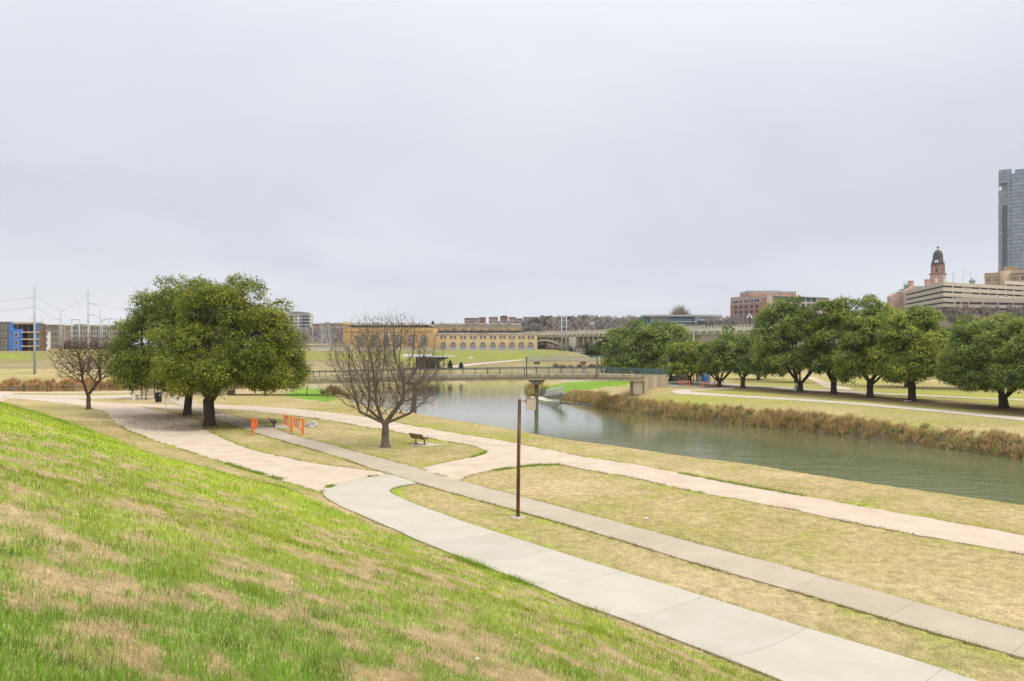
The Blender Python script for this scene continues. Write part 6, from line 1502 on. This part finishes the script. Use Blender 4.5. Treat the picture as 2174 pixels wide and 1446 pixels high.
def gate(px, py, vec, label, sign, group, hgt=1.42, scale=1.0):
    x, y, z = onground(px, py); t = thing('trail_gate', label, 'gate', (x, y, z), 0, group); L_ = math.hypot(*vec); ux, uy = vec[0]/L_, vec[1]/L_
    P = lambda s, h, o=0: (x+ux*s-uy*o, y+uy*s+ux*o, z+h*scale)
    mb = MB(); mb.beam(P(0, -.1), P(0, hgt), .15*scale**.5); part('post', mb, M_orange, t)
    mb = MB(); w_ = .085
    mb.beam(P(.07, hgt-.06), P(L_, hgt-.02), w_); mb.beam(P(.07, .38), P(L_*.6, .62), w_); mb.beam(P(L_*.58, .62), P(L_, .76), w_); mb.beam(P(L_, .72), P(L_, hgt+.02), w_); mb.beam(P(L_*.55, .6), P(L_*.55, hgt-.05), w_)
    part('arm', mb, M_orange, t)
    mb = MB(); mb.beam(P(0, .55, -.085), P(0, 1.15, -.085), .06, .02); mb.beam(P(0, .55, .085), P(0, 1.15, .085), .06, .02); part('reflector', mb, mat('pink_reflector', (.80,.42,.36), .4, .1, 3), t)
    if sign:
        a, b = P(L_*.62, 1.02), P(L_*.95, 1.02)
        mb = MB(); c = P(L_*.775, 1.06); mb.rbox(c, (L_*.30, .03, .66), math.atan2(uy, ux)); sg = part('sign', mb, M_white, t)
        mb = MB()
        for i in range(5):
            for o in (-.022, .022): c = P(L_*.775, 1.30-i*.12, o); mb.rbox(c, (L_*.15, .006, .07), math.atan2(uy, ux))
        part('lettering', mb, mat('red_lettering', (.35,.03,.02) if sign == 1 else (.05,.03,.03), .6, .1, 3), sg)
    return t
GG = 'orange swing gates across the trail'
gate(536, 921, (.95, -1.45), 'orange gate alone on the left side of the trail', 0, GG)
gate(619, 917, (-1.05, 1.15), 'orange gate with a plain white panel, farther of the pair by the rocks', 1, GG)
gate(643, 923, (-1.0, .85), 'orange gate with a lettered white panel, nearer of the pair by the rocks', 2, GG)
GF = 'orange gates at the bridge end'
gate(1464, 822, (-2.0, .5), 'low orange gate left of the blue portable toilet', 0, GF, 1.25)
gate(1491, 822.5, (1.55, 1.1), 'low orange gate in front of the blue portable toilet', 0, GF, 1.15)
gate(1517, 820.5, (1.9, .4), 'low orange gate behind the oak right of the portable toilet', 0, GF, 1.1)
gate(1326, 813, (.25, .5), 'tiny orange gate glimpsed under the bridge', 0, GF, 1.0)

# rusty post with a lamp box
px_, py_ = 1099.6, 1098; x, y, z = onground(px_, py_); hp = ZD(848, y)-z
def rust():
    m = bpy.data.materials.new('rusty_steel'); m.use_nodes = True; t = m.node_tree; b = t.nodes['Principled BSDF']; b.inputs['Roughness'].default_value = .75
    tcn = nd(t, 'ShaderNodeTexCoord'); mp = nd(t, 'ShaderNodeMapping'); mp.inputs['Scale'].default_value = (9, 9, .8); t.links.new(tcn.outputs['Object'], mp.inputs[0])
    nz = nd(t, 'ShaderNodeTexNoise'); nz.inputs['Scale'].default_value = 1; nz.inputs['Detail'].default_value = 8; t.links.new(mp.outputs[0], nz.inputs['Vector'])
    r = nd(t, 'ShaderNodeValToRGB'); e = r.color_ramp.elements; e[0].position = .36; e[0].color = (.055,.032,.024,1); e[1].position = .72; e[1].color = (.36,.13,.045,1); q = e.new(.53); q.color = (.15,.065,.035,1)
    t.links.new(nz.outputs[0], r.inputs[0]); t.links.new(r.outputs[0], b.inputs['Base Color']); return m
po = thing('light_post', 'rusty brown steel post carrying a boxy cream lamp, beside the trail', 'post', (x, y, z))
mb = MB(); mb.tube([(x, y, z-.2), (x+.03, y, z+hp*.5), (x+.075, y, z+hp)], [.088, .084, .08], 14); part('shaft', mb, rust(), po, True)
mb = MB(); mb.lathe((x, y, z-.1), [(.36, 0), (.36, .125), (.30, .14)], 16); part('footing', mb, M_conc, po)
k = y/F; M_cream = mat('cream_lamp_box', (.50,.41,.315), .7, .12, 3, 0, (.58,.49,.39))
mb = MB(); mb.box(x+.155, x+.155+13*k, y-.055, y+.055, ZD(853.6, y), ZD(848.6, y)); part('arm', mb, M_cream, po)
bx0 = XD(1116.3, y); bw = 21*k; zc0, zc1 = ZD(870.5, y), ZD(846.4, y)
mb = MB(); r_ = .05; pts = [(0, r_), (r_*.4, r_*.3), (r_*1.2, 0), (bw-r_*1.2, 0), (bw-r_*.4, r_*.3), (bw, r_), (bw, zc1-zc0), (0, zc1-zc0)]
mb.prism(pts, (1,0,0), (0,0,1), (bx0, y-.17, zc0), (0, .34, 0)); lb = part('lamp_box', mb, M_cream, po)
mb = MB(); mb.box(bx0-.012, bx0+bw+.012, y-.185, y+.185, zc1+.002, zc1+.02); part('lid', mb, M_pierw, lb)
mb = MB(); mb.box(bx0-.006, bx0+.03, y-.19, y-.172, ZD(855, y), ZD(848, y)); part('hinge', mb, M_bark, lb)

# pale rocks
M_rock = mat('pale_limestone', (.40,.37,.32), .9, .25, 3, .5, (.62,.58,.51))
def rock(px, py, pts, rz, dep, label):
    x, y, z = onground(px, py); t = random.Random(int(px)); mb = MB(); n = len(pts); cr, sr = math.cos(rz), math.sin(rz)
    V = []
    for o in (-dep/2, -dep*.1, dep*.35, dep/2):
        s = .7 if abs(o) == dep/2 else 1.0
        cx_ = sum(p[0] for p in pts)/n; cz_ = sum(p[1] for p in pts)/n
        for p in pts: a = cx_+(p[0]-cx_)*s*t.uniform(.9, 1.1); h = cz_+(p[1]-cz_)*s*t.uniform(.92, 1.08); V.append((x+a*cr-o*sr, y+a*sr+o*cr, z+h-.05))
    Fc = [tuple(range(n)), tuple(reversed(range(3*n, 4*n)))]+[(r*n+i, r*n+(i+1) % n, (r+1)*n+(i+1) % n, (r+1)*n+i)[::-1] for r in range(3) for i in range(n)]
    mb.add(V, Fc); o = mb.build('rock', M_rock); tag(o, label, 'rock', 'pale rocks by the orange gates')
rock(658, 905, [(-.55, 0), (.3, .12), (.62, .48), (.45, .62), (-.1, .42), (-.5, .2)], .2, .5, 'flat pale slab leaning up among the rocks by the orange gates')
rock(661, 908, [(-.3, 0), (.3, 0), (.42, .18), (.2, .3), (-.25, .22)], .9, .45, 'low pale rock in front of the leaning slab')
rock(669.5, 906.5, [(-.26, 0), (.25, 0), (.3, .3), (.1, .46), (-.22, .36)], -.3, .5, 'rounded pale rock at the right of the leaning slab')
rock(1928, 852.5, [(-.55, 0), (.5, 0), (.45, .2), (-.4, .24)], .1, .6, 'white stone slab at the foot of a far bank oak')
def litter(px, py, s, label):
    x, y, z = onground(px, py); r = random.Random(int(px)); mb = MB(); n = 7
    mb.lathe((x, y, z), [(s*.5, .01), (s, s*.3), (s*.8, s*.7), (s*.2, s*.85)], n); mb.v = [(a+r.uniform(-.3, .3)*s, b+r.uniform(-.3, .3)*s, c+r.uniform(-.1, .2)*s) for a, b, c in mb.v]
    o = mb.build('litter', M_white); tag(o, label, 'litter')
litter(1372.6, 1102, .09, 'crumpled white paper on the lawn right of the rusty post'); litter(843.5, 943, .08, 'bit of white paper between the bare tree and the bench'); litter(1012, 1401, .03, 'small white scrap in the green grass of the near slope')

# trash can
x, y, z = onground(336.5, 854.5); z += .02
tb = thing('trash_bin', 'dark navy litter bin with rounded hood on a concrete pad', 'bin', (x, y, z))
mb = MB(); mb.lathe((x, y, z+.04), [(.40, 0), (.42, .05), (.42, 1.15), (.44, 1.17), (.43, 1.22)], 18); part('body', mb, mat('navy_steel', (.018,.02,.035), .5, .3, 30), tb, True)
mb = MB(); mb.lathe((x, y, z+1.265), [(.43, 0), (.42, .08), (.34, .16), (.18, .21), (.02, .22)], 18); part('hood', mb, M_black, tb, True)
mb = MB(); mb.box(x-.75, x+.75, y-.6, y+.6, z-.08, z+.035); part('pad', mb, M_palepath, tb)
mb = MB(); mb.tube([(x+.34, y-.30, z+1.08), (x+.36, y-.32, z+1.08)], .05, 8); mb.tube([(x+.34, y-.30, z+.98), (x+.36, y-.32, z+.98)], .05, 8); part('sticker', mb, M_white, tb)
# trail sign
x, y, z = onground(352.2, 865); sgn = thing('trail_sign', 'small trail sign with a white plate and blue topped marker', 'sign', (x, y, z))
mb = MB(); mb.tube([(x, y, z-.1), (x+.05, y, z+1.55)], .04, 8); part('post', mb, M_galv, sgn)
mb = MB(); mb.box(x-.20, x+.20, y-.07, y-.05, z+.42, z+1.0); part('plate', mb, M_white, sgn)
mb = MB(); mb.rbox((x+.09, y-.07, z+1.42), (.46, .03, .36), 0); pl_ = part('marker', mb, M_white, sgn); mb = MB(); mb.tube([(x+.09, y-.11, z+1.44), (x+.09, y-.09, z+1.44)], .14, 14); part('roundel', mb, mat('teal_roundel', (.10,.38,.42), .5, .1, 3), pl_)
# shelter with two posts, white box
x0, y0, z0 = onground(282.5, 848.5); x1, y1, z1 = onground(310, 849.5)
sh = thing('park_shelter', 'small flat roofed shelter on dark green posts over the left bench', 'shelter', ((x0+x1)/2, y0, z0)); M_dg = mat('dark_green_paint', (.025,.04,.03), .5, .15, 3)
for xx, yy in ((x0, y0), (x1, y1), (x0-.1, y0+2.6), (x1-.1, y1+2.6)):
    mb = MB(); mb.tube([(xx, yy, z0-.1), (xx, yy, z0+2.72)], .075, 10); part('post', mb, M_dg, sh)
mb = MB(); mb.prism([(-1.9, 0), (x1-x0+1.3, 0), (x1-x0+1.3, .12), ((x1-x0)/2, .36), (-1.9, .12)], (1,0,0), (0,0,1), (x0, y0-.6, z0+2.73), (0, 3.8, 0)); part('roof', mb, mat('pale_roof', (.55,.56,.55), .6, .1, 2), sh)
x, y, z = onground(285.3, 848.3); ub = thing('utility_box', 'white utility pedestal in front of the left bench', 'utility box', (x, y-.15, z))
mb = MB(); mb.box(x-.16, x+.16, y-.32, y, z-.05, z+.9); part('body', mb, M_white, ub); mb = MB(); mb.prism([(-.18, 0), (.18, 0), (.1, .07), (-.1, .07)], (1,0,0), (0,0,1), (x, y-.34, z+.902), (0, .36, 0)); part('cap', mb, M_galv, ub)
x, y, z = onground(650.3, 840); wp = MB(); wp.tube([(x, y, z-.2), (x+.2, y, z+1.65)], [.07, .06], 8); o = wp.build('marker_post', M_iron); tag(o, 'thin dark leaning post on the green grass left of the bridge', 'post')

# ---- right bank: portable toilet, screen, lamp, dock
x, y, z = onground(1496, 812.3); pt = thing('portable_toilet', 'blue portable toilet standing under the oaks at the bridge end', 'toilet', (x, y, z)); M_pb = mat('portable_blue', (.03,.14,.42), .45, .1, 2)
mb = MB(); mb.box(x-.53, x+.53, y-.5, y+.55, z+.08, z+1.98); part('body', mb, M_pb, pt)
mb = MB(); mb.box(x-.42, x+.42, y-.545, y-.503, z+.16, z+1.86); dr = part('door', mb, mat('portable_blue_door', (.045,.19,.52), .4, .1, 2), pt); mb = MB(); mb.box(x+.26, x+.34, y-.57, y-.548, z+.95, z+1.12); part('handle', mb, M_white, dr)
mb = MB(); mb.box(x-.26, x+.14, y-.56, y-.548, z+1.45, z+1.7); part('notice', mb, M_white, dr)
mb = MB(); mb.prism([(-.58, 0), (.58, 0), (.45, .2), (0, .28), (-.45, .2)], (1,0,0), (0,0,1), (x, y-.55, z+1.982), (0, 1.15, 0)); part('roof', mb, M_white, pt); mb = MB(); mb.box(x-.58, x+.58, y-.55, y+.6, z-.06, z+.078); part('skid', mb, M_black, pt)
Y = y+1.6; pk = thing('screen_wall', 'grey panelled screen with cream posts behind the blue portable toilet', 'screen', (x, Y, z)); M_scr = mat('grey_screen', (.33,.36,.38), .7, .12, 1)
for a, b, m_ in ((1477.5, 1481.5, M_wood), (1484.5, 1506, M_scr)): R(m_, a, b, 790, 813, 'panel', pk, Y, 0, .15)
for a in (1482, 1506.6): R(M_base, a, a+1.7, 788.5, 813.5, 'post', pk, Y, .15, .35)
Y = y+9; rr_ = thing('restroom', 'low cream and white park building seen behind the oak trunks', 'building', (XD(1450, Y), Y, z)); R(M_white, 1441, 1459, 788.5, 799.5, 'upper_wall', rr_, Y, 0, 4); R(M_conc, 1431, 1466, 799.6, 808, 'lower_wall', rr_, Y, .3, 5)
R(M_roofs, 1430, 1468, 786.3, 788.4, 'roof', rr_, Y, .8, 6)
Y = 152.0; x = XD(1472.3, Y); z = gz(x, Y); zj = ZD(708.5, Y)
dl = thing('street_lamp', 'tall double armed grey street lamp rising through the oaks', 'street lamp', (x, Y, z)); mb = MB(); mb.tube([(x, Y, z-.1), (x, Y, zj)], [.16, .10], 10); part('pole', mb, M_galv, dl, True)
for e1, e2, e3, in (((1462, 697), (1453, 693.5), (1447.5, 690.5)), ((1479.5, 696.5), (1485, 693), (1492, 692.3))):
    mb = MB(); P = [(x, Y, zj-.05)]+[(XD(a, Y), Y, ZD(b, Y)) for a, b in (e1, e2, e3)]; mb.tube(P, [.085, .075, .065, .06], 8); part('arm', mb, M_galv, dl, True)
    mb = MB(); c = P[-1]; s_ = 1 if c[0] > x else -1; mb.prism([(-.1, -.1), (.75, -.02), (.85, .1), (.2, .26), (-.1, .14)], (s_,0,0), (0,0,1), (c[0], Y-.18, c[2]), (0, .36, 0)); part('lamp_head', mb, M_galv, dl)
x, y, z = onground(1690, 830); lp = thing('street_lamp', 'grey lamp pole on a white concrete base behind the oak row', 'street lamp', (x, y, z)); mb = MB(); mb.lathe((x, y, z-.1), [(.36, 0), (.36, .75), (.30, 1.05)], 14); part('base', mb, M_white, lp)
mb = MB(); mb.tube([(x, y, z+.955), (x, y, z+9)], [.11, .07], 8); part('pole', mb, M_teal, lp)
mb = MB(); mb.rbox((x, y-.5, z+9.05), (.36, 1.1, .16)); part('lamp_head', mb, M_galv, lp)
# dock
M_dock = mat('cream_dock', (.56,.53,.42), .7, .12, 1)
dp = [PX(*p, -1.75) for p in ((1125,842),(1158,842.6),(1170,845),(1188.5,849.5),(1187,853.2),(1160,851.8),(1130,845))]
dk = thing('floating_dock', 'cream floating dock at the river edge behind the bridge pier', 'dock', (dp[2][0], dp[2][1], WL)); mb = MB(); plan_prism(mb, dp, WL-.1, -1.75); part('deck', mb, M_dock, dk)
gA, gB = Vector((*PX(1158, 842, -1.7), -1.7)), Vector((*PX(1200, 838, -.4), -.2)); gn = Vector((0, 1.4, 0))
gg = thing('gangway', 'white truss gangway leading from the bank down to the dock', 'gangway', gA); mb = MB()
for o in (Vector((0,0,0)), gn):
    mb.beam(gA+o, gB+o, .14); mb.beam(gA+o+Vector((.2,0,1.15)), gB+o+Vector((-.3,0,1.15)), .11)
    for q in range(7):
        t0, t1 = q/7, (q+1)/7; mb.beam(gA.lerp(gB, t0)+o, gA.lerp(gB, t1)+o+Vector((0,0,1.15)) if q < 6 else gA.lerp(gB, .95)+o+Vector((0,0,1.1)), .06); mb.beam(gA.lerp(gB, t0)+o, gA.lerp(gB, t0)+o+Vector((.05 if q else .2,0,1.15)), .06)
part('truss', mb, M_white, gg); mb = MB(); mb.beam(gA+gn*.5, gB+gn*.5, 1.2, .08); part('deck', mb, M_galv, gg)
for px_, yt, yb, lab in ((1150.8, 824.5, 841, 'thickest blue pile, left end of the row at the dock'), (1159, 826, 843.5, 'second blue pile from the left at the dock'), (1166.2, 827.5, 845.5, 'third blue pile from the left at the dock'), (1173.5, 829, 847.5, 'third blue pile from the right at the dock'), (1181.2, 830.5, 849, 'second blue pile from the right at the dock'), (1189.3, 832, 851.5, 'blue pile at the right end of the row, by the dock corner')):
    xq, yq = PX(px_, yb, -1.9); o = MB(); rad_ = .12 if px_ < 1152 else .07; o.tube([(xq, yq, WL-1.5), (xq, yq, ZD(yt, yq))], rad_, 10); o.lathe((xq, yq, ZD(yt, yq)+.002), [(rad_*1.25, 0), (rad_*.8, .1), (.01, .16)], 10)
    o = o.build('mooring_pile', mat('pile_blue', (.10,.13,.26), .5, .15, 2)); tag(o, lab, 'pile', 'blue mooring piles at the dock')
bp = [PX(*p, WL) for p in ((1158,852.6),(1180,855.2),(1205,857),(1230,859),(1255,861.5),(1273,863.3))]
mb = MB(); mb.tube([(p[0], p[1], WL+.05) for p in bp], .11, 8); o = mb.build('floating_boom', mat('boom_grey', (.07,.08,.09), .5, .5, 2, 0, (.3,.32,.33))); tag(o, 'dark floating boom trailing along the reeds from the dock', 'boom')
# two small junipers on the far bank
for px_, yt, yb, w_, lab in ((955.5, 766, 782.5, 11, 'small dark juniper nearer the pavilion'), (979, 769.5, 784, 10, 'small dark juniper farther from the pavilion')):
    Y = 228; x = XD(px_, Y); z = gz(x, Y); h = ZD(yt, Y)-z; t = thing('juniper', lab, 'shrub', (x, Y, z), 0, 'small junipers on the far bank'); mb = MB(); mb.tube([(x, Y, z-.1), (x, Y, z+h*.6)], [.12, .05], 6); part('trunk', mb, M_bark, t)
    n = 1500; q = rng.uniform(.08, 1, n); rr_q = (w_/2*Y/F)*np.sin(np.clip(q*1.15+.25, 0, 1.4)*2.05)*rng.uniform(.5, 1.1, n)*(1-.25*q); a = rng.uniform(0, 6.283, n); c = np.column_stack([rr_q*np.cos(a), rr_q*np.sin(a), h*q*rng.uniform(.92, 1.06, n)])
    V, Fq = leaf_quads(c, np.column_stack([np.cos(a), np.sin(a), .6+0*a])+rng.normal(0, .6, (n, 3)), rng.uniform(.14, .34, n), rng)
    link_mesh('crown', np_mesh('crown', V, Fq, 4, np.repeat(np.array((.04,.062,.028))*rng.uniform(.6, 1.5, (n, 1)), 4, 0)), M_leaf, t)
# ================================================================ the hazy winter air
mb = MB(); mb.box(-5200, 5200, -5200, 5200, -7.0, 260)
hz = mb.build('haze', None); hm = bpy.data.materials.new('thin_haze'); hm.use_nodes = True; t = hm.node_tree; t.nodes.clear()
o = nd(t, 'ShaderNodeOutputMaterial'); v = nd(t, 'ShaderNodeVolumePrincipled'); v.inputs['Color'].default_value = (.93, .95, 1, 1); v.inputs['Density'].default_value = .00009; v.inputs['Anisotropy'].default_value = .2
t.links.new(v.outputs[0], o.inputs['Volume']); hz.data.materials.append(hm)
tag(hz, 'thin pale winter haze over the park and the far hill', 'haze', kind='stuff')
scene.cycles.volume_bounces = 1
